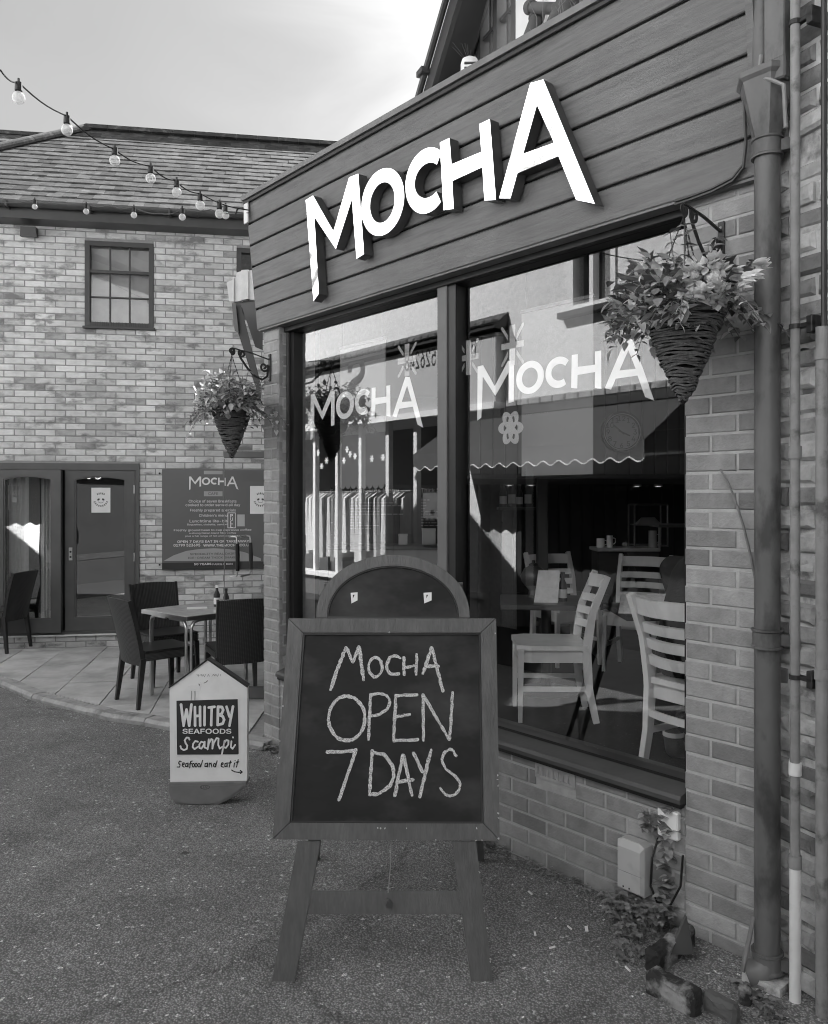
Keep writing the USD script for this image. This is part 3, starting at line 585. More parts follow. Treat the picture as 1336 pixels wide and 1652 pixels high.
# ------------------------------------------------------------------ the shop name in raised letters
sg = thing('shop_sign', 'large raised polished steel capital letters on the grey boarded fascia', 'sign', S.o, S.deg)
Sh = np.eye(4); Sh[1, 2] = TL; Sh[1, 3] = -TL * FB
for k in 'MOCHA':
    p = LP[k]
    b_ = prism(p, -.04 - FZ + .0015, -.04 - FZ + .062); b_.apply_transform(Sh)
    f_ = prism(p, -.04 - FZ, -.04 - FZ + .0012); f_.apply_transform(Sh)
    lt = part(sg, 'letter', b_, M_steel_side); part(lt, 'polished_face', f_, M_mirror)
    q = p.buffer(-.025); pins = []
    for g_ in getattr(q, 'geoms', [q]):
        for t in (.05, .3, .55, .8):
            pt = g_.exterior.interpolate(t, normalized=True); pins.append(tube([(pt.x, -.04 - FZ + .06, pt.y), (pt.x, -.035, pt.y)], .005, 6))
    pn = cat(pins); pn.apply_transform(Sh); part(lt, 'fixing_pins', pn, M_iron)

# vinyl on the window
def vinyl_name(px0, px1, py0, py1, label):
    a, b = S.at(px0, py1, .1125), S.at(px1, py0, .1125); w_ = b[0] - a[0]; sx = w_ / (bb[2] - bb[0]); sz = sx * .98
    zt = S.at(px1 - 25, py0, .1125)[1]
    t = thing('window_lettering', label, 'lettering', S.w(a[0], .1135, zt - (bb[3] - bb[1]) * sz), S.deg)
    name_at(t, [sx, 0, 0, sz, -bb[0] * sx, -bb[1] * sz], 0, M_vinyl)
vinyl_name(505, 678, 608, 707, 'pale vinyl name lettering on the narrow left window pane')
vinyl_name(776, 1048, 545, 683, 'pale vinyl name lettering on the right window pane beside the basket')
def vinyl(name, label, polys, kind='decal', mat=None):
    o = polys.centroid; t = solo(name, prism(affinity.translate(polys, -o.x, -o.y), -.0012, 0), mat or M_frost, label, kind, S.w(o.x, .1135, o.y), S.deg); return t
M_frost = usdkit.material(stage, '/World/Looks/thin_frost', {"d": ("diffuse_bsdf", {"color": (.8,) * 3}), "t": ("transparent_bsdf", {"color": (.95,) * 3}), "m": ("mix_closure", {"fac": .22})}, [("t.BSDF", "m.closure1"), ("d.BSDF", "m.closure2")], surface="m.closure")
def flagpoly(px, py, wpx, hpx):
    a, b = S.at(px - wpx / 2, py + hpx / 2, .104), S.at(px + wpx / 2, py - hpx / 2, .104); w_, h_ = b - a
    c_ = []
    for l, t in (([(0, 0), (1, 1)], .10), ([(0, 1), (1, 0)], .10), ([(.5, 0), (.5, 1)], .24), ([(0, .5), (1, .5)], .2)):
        c_.append(LineString([(a[0] + x * w_, a[1] + y * h_) for x, y in l]).buffer(t * min(w_, h_) / 2, cap_style=2))
    g_ = unary_union(c_[:2]).difference(unary_union(c_[2:]).buffer(.012)).union(unary_union(c_[2:]))
    return g_.intersection(sbox(a[0], a[1], a[0] + w_, a[1] + h_))
vinyl('window_flag', 'small frosted crossed flag decal above the name on the left pane', flagpoly(655, 580, 30, 58))
vinyl('window_flag', 'large frosted crossed flag decal above the name on the right pane', flagpoly(825, 556, 36, 72))
vinyl('window_flag', 'frosted flag decal against the mullion on the right pane', flagpoly(754, 576, 32, 62))
pet = unary_union([affinity.rotate(affinity.scale(Point(*S.at(822 + 9 * math.cos(t), 690 + 14 * math.sin(t), .104)).buffer(.032), 1, 1.5), math.degrees(-t) + 90).difference(affinity.scale(Point(*S.at(822 + 9 * math.cos(t), 690 + 14 * math.sin(t), .104)).buffer(.02), .5, 1)) for t in np.linspace(0, 5.2, 6)])
vinyl('window_flower', 'small flower shaped decal below the name on the right pane', pet)

# ------------------------------------------------------------------ old building on the right: crumbling wall and gable above
OB = thing('old_building', 'tall old building with gable window above crumbling pale brick wall', 'building', O.o, O.deg)
part(OB, 'wall', box(.0, 3.4, .012, .3, 0, 3.9), M_old)
for c in bond(.002, .9, .0, 3.9, bl=.225, bh=.066, m=.016, off=.05):
    m = brick_mesh(*c, y=0, c=.012, jit=.006); m.vertices += (meshkit.fbm(m.vertices * 22, 2) - .5)[:, None] * np.array([.006, .02, .012]); part(OB, 'brick', m, M_obrick[R.choice(4)])
ext = [[], [], [], []]
for c in bond(.906, 3.38, .0, 3.9, bl=.225, bh=.066, m=.016, off=.05): ext[R.choice(4)].append(brick_mesh(*c, y=0, c=.010, jit=.006))
for k in range(4): part(OB, 'brickwork', cat(ext[k]), M_obrick[k], kind='stuff')
gz = 3.62
ppx = lambda px, py, y=0: tuple(O.at(px, py, y))
e0, e1 = np.array(ppx(685, 170, -.3)), np.array(ppx(735, 0, -.3)); sl2 = (e1 - e0) / (e1[0] - e0[0])
apx = e1 + sl2 * (1.9 - 0) * .9
s0, s1 = np.array(ppx(758, 113)), np.array(ppx(774, 54)); sl3 = (s1 - s0) / (s1[0] - s0[0])
wx0, wx1 = O.at(776, 80)[0], O.at(838, 80)[0]
wedge = lambda x: s0[1] + (x - s0[0]) * sl3[1]
xa = s0[0] + (6.7 - s0[1]) / sl3[1]
gp = Polygon([(s0[0] + (gz - s0[1]) / sl3[1], gz), (3.4, gz), (3.4, 6.7), (xa, 6.7)])
hole = sbox(wx0, 4.0, wx1, 5.9)
part(OB, 'gable_wall', prism(gp.difference(hole), .02, .25), M_render)
z_ = gz
while z_ < 6.5:
    xl = s0[0] + (z_ - s0[1]) / sl3[1] + .02
    if xl < wx0 - .03: part(OB, 'weatherboard', hull([(x, y, z) for x in (xl, wx0 - .004) for y, z in ((-.012, z_), (.019, z_), (.006, z_ + .088), (.019, z_ + .088))]), M_white)
    z_ += .09
part(OB, 'pilaster', cbox(wx1 + .004, wx1 + .28, -.03, .019, gz, 6.6, .006), M_white)
gw = part(OB, 'window', prism(hole.difference(unary_union([sbox(wx0 + .05 + i * (wx1 - wx0 - .05) / 2, 4.05, wx0 + (i + 1) * (wx1 - wx0 - .05) / 2, 5.85) for i in range(2)])), -.03, .06), M_frame)
for i in range(2):
    a_, b_ = wx0 + .05 + i * (wx1 - wx0 - .05) / 2, wx0 + (i + 1) * (wx1 - wx0 - .05) / 2
    for z in np.arange(4.35, 5.8, .3): part(gw, 'glazing_bar', cbox(a_, b_, -.01, .03, z - .014, z + .014, .003), M_frame)
    part(gw, 'glazing_bar', cbox((a_ + b_) / 2 - .011, (a_ + b_) / 2 + .011, -.006, .026, 4.05, 5.85, .003), M_frame)
    part(gw, 'pane', (np.array([(a_, .02, 4.05), (b_, .02, 4.05), (b_, .02, 5.85), (a_, .02, 5.85)]), np.array([(0, 1, 2, 3)])), M_pane2)
# verge: soffit and barge board with a rail
vz0, vz1 = 3.9, 6.75
vx = lambda z: e0[0] + (z - e0[1]) / sl2[1]
sx_ = lambda z: s0[0] + (z - s0[1]) / sl3[1]
part(OB, 'barge_board', hull([(vx(z) + o, y, z) for z in (vz0, vz1) for o, y in ((-.02, -.33), (-.02, -.30), (.16, -.33), (.16, -.30))]), M_dkmetal)
part(OB, 'soffit', hull([(vx(z) + .02, -.30, z) for z in (vz0, vz1)] + [(sx_(z) - .01, .0, z) for z in (vz0, vz1)] + [(vx(z) - .0, -.29, z) for z in (vz0, vz1)] + [(sx_(z) - .04, .02, z) for z in (vz0, vz1)]), M_trim)
part(OB, 'verge_rail', tube([(vx(z) - .035, -.35, z) for z in np.linspace(vz0, vz1, 12)], .022, 8), M_dkmetal)
for z in (4.02, 4.42, 4.82, 5.4, 6.0): part(OB, 'rail_clip', cbox(vx(z) - .07, vx(z) + .02, -.39, -.33, z, z + .04, .004), M_dkmetal)
part(OB, 'upper_block', hull([(x, y, z) for x, z in ((s0[0] + .35, gz), (3.4, gz), (3.4, 6.69), (xa + .3, 6.69)) for y in (.27, 5.5)]), M_inwall)
part(OB, 'roof', hull([(x, y, z) for x, z in ((vx(vz1) - .05, vz1 + .01), (3.6, vz1 + .01)) for y in (-.34, 5.7)] + [(.8, 2.5, 7.5), (3.6, 2.5, 7.5)]), M_tile[0])

# ------------------------------------------------------------------ pipes
def pt(px, py, out, fr=S):
    x, z = fr.at(px, py, -out); return fr.w(x, -out, z)
dp = thing('rain_downpipe', 'thick grey cast iron downpipe with tapered hopper head at the brick pier', 'downpipe', pt(1238, 1560, .075) * np.array([1, 1, 0]), S.deg)
PX_ = S.at(1238, 1500, -.075)[0]
lz = lambda py: S.at(1238, py, -.075)[1]
part(dp, 'pipe', tube([(0, 0, z) for z in np.linspace(lz(1590), lz(232), 20)], .045, 20), M_castiron, smooth=40)
for z in (lz(1030), lz(240), lz(1548)):
    c_ = part(dp, 'collar', lathe([(.046, -.035), (.056, -.035), (.056, -.028), (.051, -.024), (.051, .024), (.056, .028), (.056, .035), (.046, .035)], 24, (0, 0, z)), M_castiron, smooth=40)
    part(c_, 'lug', hull([(.05, .0, z - .02), (.05, .0, z + .02), (.10, .015, z - .02), (.10, .015, z + .02), (.05, .03, z - .02), (.05, .03, z + .02), (.1, .03, z - .02), (.1, .03, z + .02)]), M_castiron)
hz0, hz1 = lz(230), lz(120)
def hexring(r, z, rot=0): return [(r * math.cos(a + rot), r * math.sin(a + rot) * .85, z) for a in np.linspace(0, 2 * math.pi, 7)[:-1]]
part(dp, 'hopper', hull(hexring(.047, hz0) + hexring(.105, hz1 - .03)), M_castiron)
part(dp, 'hopper_rim', hull(hexring(.106, hz1 - .032) + hexring(.118, hz1 - .02) + hexring(.118, hz1) + hexring(.11, hz1 + .004)), M_castiron)
part(dp, 'outlet_pipe', tube([(-.02, .0, hz1 - .03), (-.02, .0, hz1 + .28), (.0, .02, hz1 + .4)], .034, 16), M_castiron, smooth=40)
part(dp, 'bend', tube([(0, 0, .07), (-.01, -.02, .04), (-.05, -.05, .02)], .05, 14), M_castiron, smooth=40)
part(dp, 'shoe_mortar', hull([(x, y, z) for x in (-.06, .08) for y in (-.07, .05) for z in (0, .03)]), M_old)
bx = pt(1254, 108, .10)
bp = thing('square_downpipe', 'grey square section pipe ending above the hopper head', 'downpipe', bx, S.deg)
part(bp, 'pipe', cbox(-.035, .04, -.03, .045, 0.0, 1.0, .004), M_castiron); part(bp, 'end_collar', cbox(-.04, .045, -.035, .05, -.06, .02, .006), M_castiron)
part(bp, 'cable', tube([(-.045, -.03, .05), (-.05, -.035, -.03), (0, -.05, -.06), (.05, -.055, -.10), (.055, -.05, -.25)], .007, 6), M_conduit)
# thin conduit with brackets, pale at the foot
q0 = O.at(1283, 1000, -.07)[0]; fo = O.w(q0, -.07, 0)
cd = thing('conduit_pipe', 'thin grey conduit pipe with white lower length beside the old wall', 'pipe', fo, O.deg)
oz = lambda py, px=1283: O.at(px, py, -.07)[1]
part(cd, 'upper_pipe', tube([(0, 0, z) for z in (oz(1395), 2.0, 4.2)], .0165, 14), M_conduit, smooth=40)
part(cd, 'lower_pipe', tube([(0, 0, 0), (0, 0, oz(1392))], .0195, 14), M_whitepipe, smooth=40)
for py in (1390, 730, 1240): part(cd, 'sleeve', tube([(0, 0, oz(py) - .022), (0, 0, oz(py) + .022)], .0215, 14), M_conduit if py != 1240 else M_whitepipe, smooth=40)
for py in (37, 527, 1092):
    z = oz(py); part(cd, 'clip', cat([tube([(0, 0, z - .008), (0, 0, z + .008)], .021, 12), cbox(.01, .07, .0, .02, z - .008, z + .008, .002), cbox(.045, .07, .0, .07, z - .03, z + .03, .003)]), M_iron)
q1 = O.at(1326, 1000, -.05)[0]
c2 = thing('service_pipe', 'grey service pipe at the far right with thin cable above it', 'pipe', O.w(q1, -.05, 0), O.deg)
part(c2, 'pipe', tube([(0, 0, .0), (0, 0, oz(525, 1326))], .020, 14), M_conduit, smooth=40)
part(c2, 'cable', tube([(0, .01, z) for z in (oz(530, 1326), 3.0, 4.2)], .0095, 8), M_trim)
for py in (570, 1090): part(c2, 'collar', tube([(0, 0, oz(py, 1326) - .018), (0, 0, oz(py, 1326) + .018)], .0245, 14), M_conduit, smooth=40)
# cable under the fascia
vcab = [S.w(*p) for p in ((-.02, -.035, 2.93), (.06, -.05, 2.925), (.15, -.05, 2.93), (.24, -.055, 2.945), (.285, -.06, 2.98), (.300, -.07, 3.06), (.305, -.1, 3.3))]
o_ = vcab[0]; solo('wall_cable', cat([tube([p - o_ + np.array([0, 0, d]) for p in vcab], .006, 6) for d in (0, .013)]), M_trim, 'pair of dark cables clipped along the fascia end beside the bracket', 'cable', o_)
# stem of a dead climber on the pier
stp = [(1162, 757), (1176, 780), (1189, 815), (1200, 850), (1212, 900), (1219, 935)]
sp = [S.w(*(lambda q: (q[0], -.02, q[1]))(S.at(px, py, -.02))) for px, py in stp]
solo('dead_climber', tube([p - sp[0] for p in sp], [.004, .004, .005, .005, .006, .006], 6), M_stem, 'bare dead climber stem leaning up the brick pier from the downpipe', 'stem', sp[0])
# ------------------------------------------------------------------ buildings across the lane (seen mirrored in the cafe window)
Vf = Frame((.205, 12.5, 0), -52.4)
def mirr(p): return p - 2 * ((p - S.o) @ S.y - .11) * S.y
def mird(d): return d - 2 * (d @ S.y) * S.y
_o = mirr(np.array([.205, 12.5, 0])); _d = -mird(Vf.x)
P = Frame(_o, math.degrees(math.atan2(_d[1], _d[0])))
def op(px, py, y=0.0):
    """survey of the mirror image -> local (x, z) on the lane-side building; y out of its wall is negative"""
    a = Vf.at(px, py, y); return np.array([-a[0], a[1]])
# virtual y is away from the wall into the building = +y here as well
X = lambda px, y=0: op(px, 700, y)[0]
OPB = thing('rendered_building', 'white roughcast building with shop fronts mirrored in the cafe window', 'building', P.o, P.deg)
xs = X(812)
wl, wr = -11.0, 7.6
wxa, wxb = sorted((X(995), X(920))); wza, wzb = op(960, 495)[1], op(960, 395)[1] + .25
part(OPB, 'upper_wall', prism(sbox(wl, 3.0, wr, 6.6).difference(sbox(wxa, wza, wxb, wzb)), 0, .25), M_render)
w2 = part(OPB, 'window', prism(sbox(wxa, wza, wxb, wzb).difference(unary_union([sbox(wxa + .07, wza + .07, (wxa + wxb) / 2 - .03, wzb - .07), sbox((wxa + wxb) / 2 + .03, wza + .07, wxb - .07, wzb - .07)])), -.03, .08), M_white)
part(w2, 'pane', (np.array([(wxa, .03, wza), (wxb, .03, wza), (wxb, .03, wzb), (wxa, .03, wzb)]), np.array([(0, 1, 2, 3)])), M_pane2); part(w2, 'sill', cbox(wxa - .12, wxb + .12, -.12, -.001, wza - .08, wza - .002, .01), M_dkwood)
part(w2, 'curtain', box(wxa, wxa + .3, .1, .13, wza, wzb), M_panel2)
part(OPB, 'body', box(wl, wr, .9, 6, 0, 6.6), M_inwall); part(OPB, 'roof', hull([(wl - .2, -.35, 6.61), (wr + .2, -.35, 6.61), (wl - .2, 6.3, 6.61), (wr + .2, 6.3, 6.61), (wl, 3, 8.2), (wr, 3, 8.2)]), M_tile[0])
# right part as mirrored: awning shop (x < xs), left part: clothes shop (x > xs)
part(OPB, 'stone_ledge', cat([cbox(wl + i * .21, wl + i * .21 + .2, -.09, -.002, 2.95, 3.04, .012) for i in range(int((xs - wl) / .21))]), M_kerb, kind='stuff')
part(OPB, 'awning_box', box(wl, xs - .05, -.10, -.004, 2.84, 2.945), M_trim)
aw0, aw1 = X(1120), X(742)
AO, AZ0, AZ1 = -.85, 2.82, 2.34
def scal():
    m = []; xx = np.arange(min(aw0, aw1), max(aw0, aw1), .02)
    cov = [(x, y, z) for x in (xx[0], xx[-1]) for y, z in ((-.11, AZ0), (-.11, AZ0 - .012), (AO, AZ1), (AO, AZ1 - .012))]
    top = [(x, AZ1) for x in xx]; bot = [(x, AZ1 - .20 - .025 * math.sin(x * 2 * math.pi / .24)) for x in xx]
    val = prism(Polygon(top + bot[::-1]), AO - .004, AO + .002)
    trim = tube([(x, AO - .006, z) for x, z in bot], .008, 5)
    return hull(cov), val, trim
c_, v_, t_ = scal()
aw = thing('shop_awning', 'grey awning with scalloped valance on the shop mirrored in the window', 'awning', P.o, P.deg)
part(aw, 'canopy', c_, gm('awning_cloth', .05, .15, 4, .9)); part(aw, 'valance', v_, gm('valance_cloth', .09, .15, 9, .9)); part(aw, 'valance_trim', t_, M_white)
# ground floor, awning side: dark shop glass, bright pier and white door
part(OPB, 'shop_back', box(wl, xs, .45, .5, 0, 2.84), M_inwall)
pa, pb = sorted((X(779), X(835))); part(OPB, 'bright_pier', box(pa, pb, -.03, .3, 0, 2.84), M_render)
da, db = sorted((X(746), X(778))); dd = part(OPB, 'white_door', prism(sbox(da, .02, db, 2.35).difference(sbox(da + .11, .45, db - .11, 2.2)), -.02, .06), M_white); part(dd, 'handle', tube([(db - .05, -.06, 1.0), (db - .05, -.06, 1.14)], .012, 8), M_chrome); part(dd, 'pane', box(da + .11, db - .11, .02, .024, .45, 2.2), M_panel)
part(OPB, 'shop_glass_frame', prism(sbox(wl, .5, pa - .01, 2.58).difference(sbox(wl + .1, .6, pa - .09, 2.5)), -.02, .06), M_dkwood); part(OPB, 'low_wall', box(wl, pa - .01, -.02, .2, 0, .49), M_trim)
fw_ = usdkit.mesh(stage, '/World/footway', box(-11, 7, -1.75, -.03, .001, .012), M_setts := gm('dark_setts', .035, .3, 20, .7)); fw_.AddTranslateOp().Set(tuple(map(float, P.o))); fw_.AddRotateZOp().Set(P.deg); tag(fw_, kind='structure')
# clothes shop
part(OPB, 'sign_band', box(xs - .02, wr, -.16, -.004, op(640, 672)[1], 3.96), gm('sign_band_paint', .46, .04, 3, .5))
part(OPB, 'sign_cornice', box(xs - .05, wr, -.22, -.004, op(640, 672)[1] - .09, op(640, 672)[1] - .002), M_white)
part(OPB, 'lean_to_roof', hull([(x, y, z) for x in (xs - .1, wr) for y, z in ((-.26, 4.0), (-.26, 4.04), (-.004, 4.24), (-.004, 4.0))]), M_trim)
part(OPB, 'lean_to_tiles', cat([cbox(xs - .1 + i * .17, xs + .06 + i * .17, -.30, -.12, 4.05, 4.12 + .01 * (i % 2), .02) for i in range(int((wr - xs) / .17))]), M_tile[1], kind='stuff')
th = .26; tx0 = X(783); tw = X(667) - tx0
tm = text('t: 01799 526248', th, tw, .003); tm = xz(tm, -.161); tm.apply_translation([tx0, 0, op(720, 590)[1]]); part(OPB, 'sign_number', tm, M_trim)
tm = text('S', .8, .55, .003, True); tm = xz(tm, -.161); tm.apply_translation([X(603), 0, op(590, 655)[1]]); part(OPB, 'sign_initial', tm, M_trim)
zb = op(590, 930)[1]; zt = op(640, 672)[1] - .095
for x in [X(px) for px in (474, 509, 545, 583, 627, 672)] + [X(474) + .62 * k for k in range(1, 7)]: part(OPB, 'window_post', cbox(x - .045, x + .045, -.03, .06, zb, zt, .006), M_white)
part(OPB, 'shop_sill', cbox(xs + .3, wr, -.10, .10, zb - .09, zb - .001, .006), M_white); part(OPB, 'shop_riser', box(xs + .3, wr, -.02, .3, 0, zb - .1), M_panel)
part(OPB, 'white_shop_panel', box(X(715), X(632), .05, .07, zb, zb + .55), M_white)
part(OPB, 'end_pier', box(xs, X(718), -.03, .3, 0, zt), M_render)
part(OPB, 'shop_rear', box(xs, wr, .88, .9, 0, zt), M_panel); part(OPB, 'shop_ceiling', box(xs, wr, .0, .88, zt, zt + .04), M_white)
rail = thing('clothes_rail', 'metal rail of hanging clothes in the shop mirrored in the left pane', 'rail', P.w(X(560), .35, zb), P.deg)
ra, rb = X(640) - X(560), X(480) - X(560)
part(rail, 'bar', tube([(ra, 0, 1.42), (rb, 0, 1.42)], .014, 8), M_chrome); part(rail, 'upright', tube([(ra, 0, 0), (ra, 0, 1.42)], .014, 8), M_chrome); part(rail, 'upright', tube([(rb, 0, 0), (rb, 0, 1.42)], .014, 8), M_chrome)
M_garm = [gm(f'garment_{k}', c, .12, 8, .9, .3, 30, stretch=(6, 6, .6)) for k, c in enumerate((.62, .45, .70, .22, .55))]
ng = 24
for i in range(ng):
    x = ra + (rb - ra) * (i + .5) / ng; w_ = .2; dz = rng.uniform(.95, 1.25); tk = .035
    v = [(x - tk * .4, -.05, 1.4), (x + tk * .4, -.05, 1.4), (x - tk * .4, .05, 1.4), (x + tk * .4, .05, 1.4), (x - tk, -w_, 1.3), (x + tk, -w_, 1.3), (x - tk, w_, 1.3), (x + tk, w_, 1.3), (x - tk * 1.5, -w_ * .9, 1.4 - dz), (x + tk * 1.5, -w_ * 1.05, 1.4 - dz), (x - tk * 1.4, w_, 1.4 - dz), (x + tk * 1.2, w_, 1.4 - dz)]
    o = P.w(X(560) + x, .35, zb); solo('hanging_garment', hull([(a - x, b, c) for a, b, c in v]), M_garm[rng.choice([0, 0, 1, 2, 2, 3, 4])], 'light garment hanging in the row of clothes mirrored in the left pane', 'garment', o, P.deg, group='clothes hanging on the rail')
st_ = []
for px, py in ((513, 731), (519, 752), (527, 743), (533, 720), (513, 730), (555, 743), (565, 733), (573, 736), (600, 740), (618, 738), (545, 727), (560, 725)):
    x, z = op(px, py); st_.append(unary_union([LineString([(x - .05 * math.cos(t), z - .05 * math.sin(t)), (x + .05 * math.cos(t), z + .05 * math.sin(t))]).buffer(.012) for t in (0, 1.05, 2.1)]))
part(OPB, 'star_decals', prism(unary_union(st_), -.002, .0), M_white)
# house closing the lane behind, facing the glazed doors
BH = thing('rear_house', 'sunlit white house mirrored in the glazed doors of the brick building', 'building', (-6.3, -6.5, 0), 180)
part(BH, 'wall', prism(sbox(-7, 0, 7, 5.6).difference(unary_union([sbox(x, z, x + .9, z + 1.2) for x in (-5.6, -3.2, -.6, 1.8, 4.4) for z in (.9, 3.6)])), .0, .3), M_render)
for x in (-5.6, -3.2, -.6, 1.8, 4.4):
    for z in (.9, 3.6):
        q = part(BH, 'window', prism(sbox(x, z, x + .9, z + 1.2).difference(unary_union([sbox(x + .06, z + .06, x + .43, z + 1.14), sbox(x + .47, z + .06, x + .84, z + 1.14)])), .02, .1), M_white); part(q, 'pane', box(x, x + .9, .11, .12, z, z + 1.2), M_dkmetal)
part(BH, 'roof', hull([(-7.3, -.4, 5.61), (7.3, -.4, 5.61), (-7.3, 6, 5.61), (7.3, 6, 5.61), (-7, 2.8, 7.6), (7, 2.8, 7.6)]), M_tile[1])

FH = thing('far_house', 'plain brick house closing the yard beyond the left end of the brick building', 'building', (-15.5, 21.0, 0), 12)
fh = [sbox(x, z, x + 1.0, z + 1.3) for x in (-5.5, -2.8, .2, 3.0, 5.2) for z in (.9, 3.4)]
part(FH, 'wall', prism(sbox(-7, 0, 7.5, 5.2).difference(unary_union(fh)), 0, .3), M_lbrick[3]); part(FH, 'roof', hull([(-7.3, -.4, 5.21), (7.8, -.4, 5.21), (-7.3, 6, 5.21), (7.8, 6, 5.21), (-7, 2.8, 7.4), (7.5, 2.8, 7.4)]), M_tile[1]); part(FH, 'body', box(-6.9, 7.4, .4, 5.8, 0, 5.2), M_inwall)
for g_ in fh:
    x_, z_, x2_, z2_ = g_.bounds; q = part(FH, 'window', prism(g_.difference(unary_union([sbox(x_ + .07, z_ + .07, x_ + .47, z2_ - .07), sbox(x_ + .53, z_ + .07, x2_ - .07, z2_ - .07)])), .04, .12), M_white); part(q, 'pane', box(x_, x2_, .13, .14, z_, z2_), M_dkmetal)
# ------------------------------------------------------------------ the pavement board
tl = .4075; th_ = math.atan(tl)
ab0 = np.array([-.088, 2.995, 0.0]); AB = Frame(ab0, 0)
pv_ = lambda px, py, d=0.0: (lambda q: (q[0], q[1] / math.cos(th_)))(AB.at(px, py, -d / math.cos(th_), tl))
TA = np.eye(4); TA[1, 1], TA[1, 2], TA[2, 1], TA[2, 2] = math.cos(th_), math.sin(th_), -math.sin(th_), math.cos(th_)
def tilt(m): m = m.copy(); m.apply_transform(TA); return m
A = thing('pavement_blackboard', 'dark framed chalkboard A-board with arched top and chalk lettering standing on the asphalt', 'chalkboard', ab0)
def wob(poly, s=.0008, seed=1):
    return poly
q4 = lambda *p: Polygon([pv_(*k) for k in p])
ot, il = [(465, 997), (801, 997), (807, 1357), (439, 1355)], [(489, 1021), (775, 1021), (780, 1328), (468, 1327)]
# four mitred frame members
for i, nm in enumerate(('frame_top', 'frame_right', 'frame_bottom', 'frame_left')):
    j = (i + 1) % 4
    part(A, nm, tilt(prism(q4(ot[i], ot[j], il[j], il[i]).buffer(-.0012), 0, .030).subdivide()), M_aframe)
inn = q4(*il)
part(A, 'board', tilt(prism(inn.buffer(.008), .015, .022)), M_chalkb)
part(A, 'board_lip', tilt(prism(inn.buffer(-.0005).difference(inn.buffer(-.006)), .006, .0148)), M_black)
arch_o = [(510 + (758 - 510) * (1 - math.cos(t)) / 2, 996 - 101 * math.sin(t) ** .92) for t in np.linspace(0, math.pi, 41)]
arch_i = [(527 + (741 - 527) * (1 - math.cos(t)) / 2, 996 - 84 * math.sin(t) ** .94) for t in np.linspace(0, math.pi, 41)]
pa_, pi_ = Polygon([pv_(*p) for p in arch_o]), Polygon([pv_(*p) for p in arch_i])
part(A, 'arch_frame', tilt(prism(pa_.difference(pi_), .004, .030)), M_aframe); part(A, 'arch_board', tilt(prism(pi_.buffer(.002), .016, .024)), M_chalkb)
part(A, 'arch_lip', tilt(prism(pi_.difference(pi_.buffer(-.006)), .009, .0158)), M_black)
for cx_, w_ in ((571, 11), (690, 13)):
    g_ = q4((cx_ - w_ / 2, 955), (cx_ + w_ / 2, 954), (cx_ + w_ / 2, 967), (cx_ - w_ / 2 + 1, 972)).difference(q4((cx_ - 2, 958), (cx_ + 1, 958), (cx_ - 2, 964)))
    part(A, 'torn_sticker', tilt(prism(g_, .0145, .0158)), M_paper)
legL, legR = [(480, 1357), (517, 1357), (474, 1587), (438, 1585)], [(730, 1357), (768, 1357), (797, 1591), (761, 1592)]
for l in (legL, legR): part(A, 'leg', tilt(prism(q4(*l), .008, .034)), M_aframe)
# the legs carry on behind the board as a frame hinged at the top
part(A, 'cross_bar', tilt(prism(q4((500, 1437), (741, 1438), (746, 1475), (496, 1475)), .010, .028)), M_aframe)
zt_ = pv_(630, 900)[1]
for sx in (-.30, .30):
    part(A, 'rear_leg', beam((sx * .9, tilt(trimesh.PointCloud([(0, .05, zt_ - .1)])).vertices[0][1] if False else math.sin(th_) * (zt_ - .12) + .05, math.cos(th_) * (zt_ - .12)), (sx * 1.33, 1.02, .0), .06, .024, (0, 1, .4)), M_aframe)
part(A, 'rear_bar', beam((-.34, .87, .42), (.34, .87, .42), .02, .06), M_aframe)
kx, kv = pv_(625, 1455); part(A, 'knob', tilt(cat([tube([(kx, .012, kv), (kx, -.012, kv)], .011, 10), tube([(kx + .006, -.012, kv - .006), (kx + .008, -.016, kv - .008)], .014, 8)])), M_aframe, smooth=30)
part(A, 'cord', tilt(tube([(pv_(631, 1358)[0], .02, pv_(631, 1358)[1]), (pv_(629, 1400)[0] + .002, .018, pv_(629, 1400)[1]), (kx + .002, .006, kv + .03)], .0022, 5)), M_conduit)
cb = lambda p: [pv_(400 + x / 2.1739, 860 + y / 2.1739, -.0145) for x, y in p]
def chalk(name, ls, w=.0125, seed=0):
    part(A, name, tilt(prism(strokes([cb(l) for l in ls], w, 0, .0008, seed), .0136, .0149)), M_chalk)
chalk('chalk_letter', [[(290, 545), (312, 478), (345, 395), (368, 450), (390, 392), (398, 450), (406, 510)]], .0145, 1)
chalk('chalk_letter', [arc(447, 465, 24, 34, 80, 445, 26)], .012, 2)
chalk('chalk_letter', [[(533, 432), (518, 424), (500, 430), (488, 452), (487, 472), (497, 488), (515, 491), (527, 488)]], .013, 3)
chalk('chalk_letter', [[(547, 432), (548, 492)], [(592, 420), (590, 492)], [(548, 467), (592, 460)]], .012, 4)
chalk('chalk_letter', [[(614, 487), (630, 440), (645, 395), (664, 470), (684, 548)], [(622, 462), (668, 461)]], .0135, 5)
chalk('chalk_letter', [arc(347, 645, 64, 78, 70, 440, 40)], .0135, 6)
chalk('chalk_letter', [[(430, 560), (427, 640), (424, 718)], [(430, 563), (462, 557), (488, 564), (499, 585), (490, 612), (460, 632), (426, 637)]], .012, 7)
chalk('chalk_letter', [[(520, 562), (515, 640), (512, 722)], [(520, 565), (592, 562)], [(518, 640), (568, 632)], [(512, 722), (596, 720)]], .0125, 8)
chalk('chalk_letter', [[(616, 722), (615, 562), (660, 640), (708, 722), (718, 555)]], .0125, 9)
chalk('chalk_letter', [[(280, 762), (330, 762), (380, 755), (350, 840), (320, 930)]], .0135, 10)
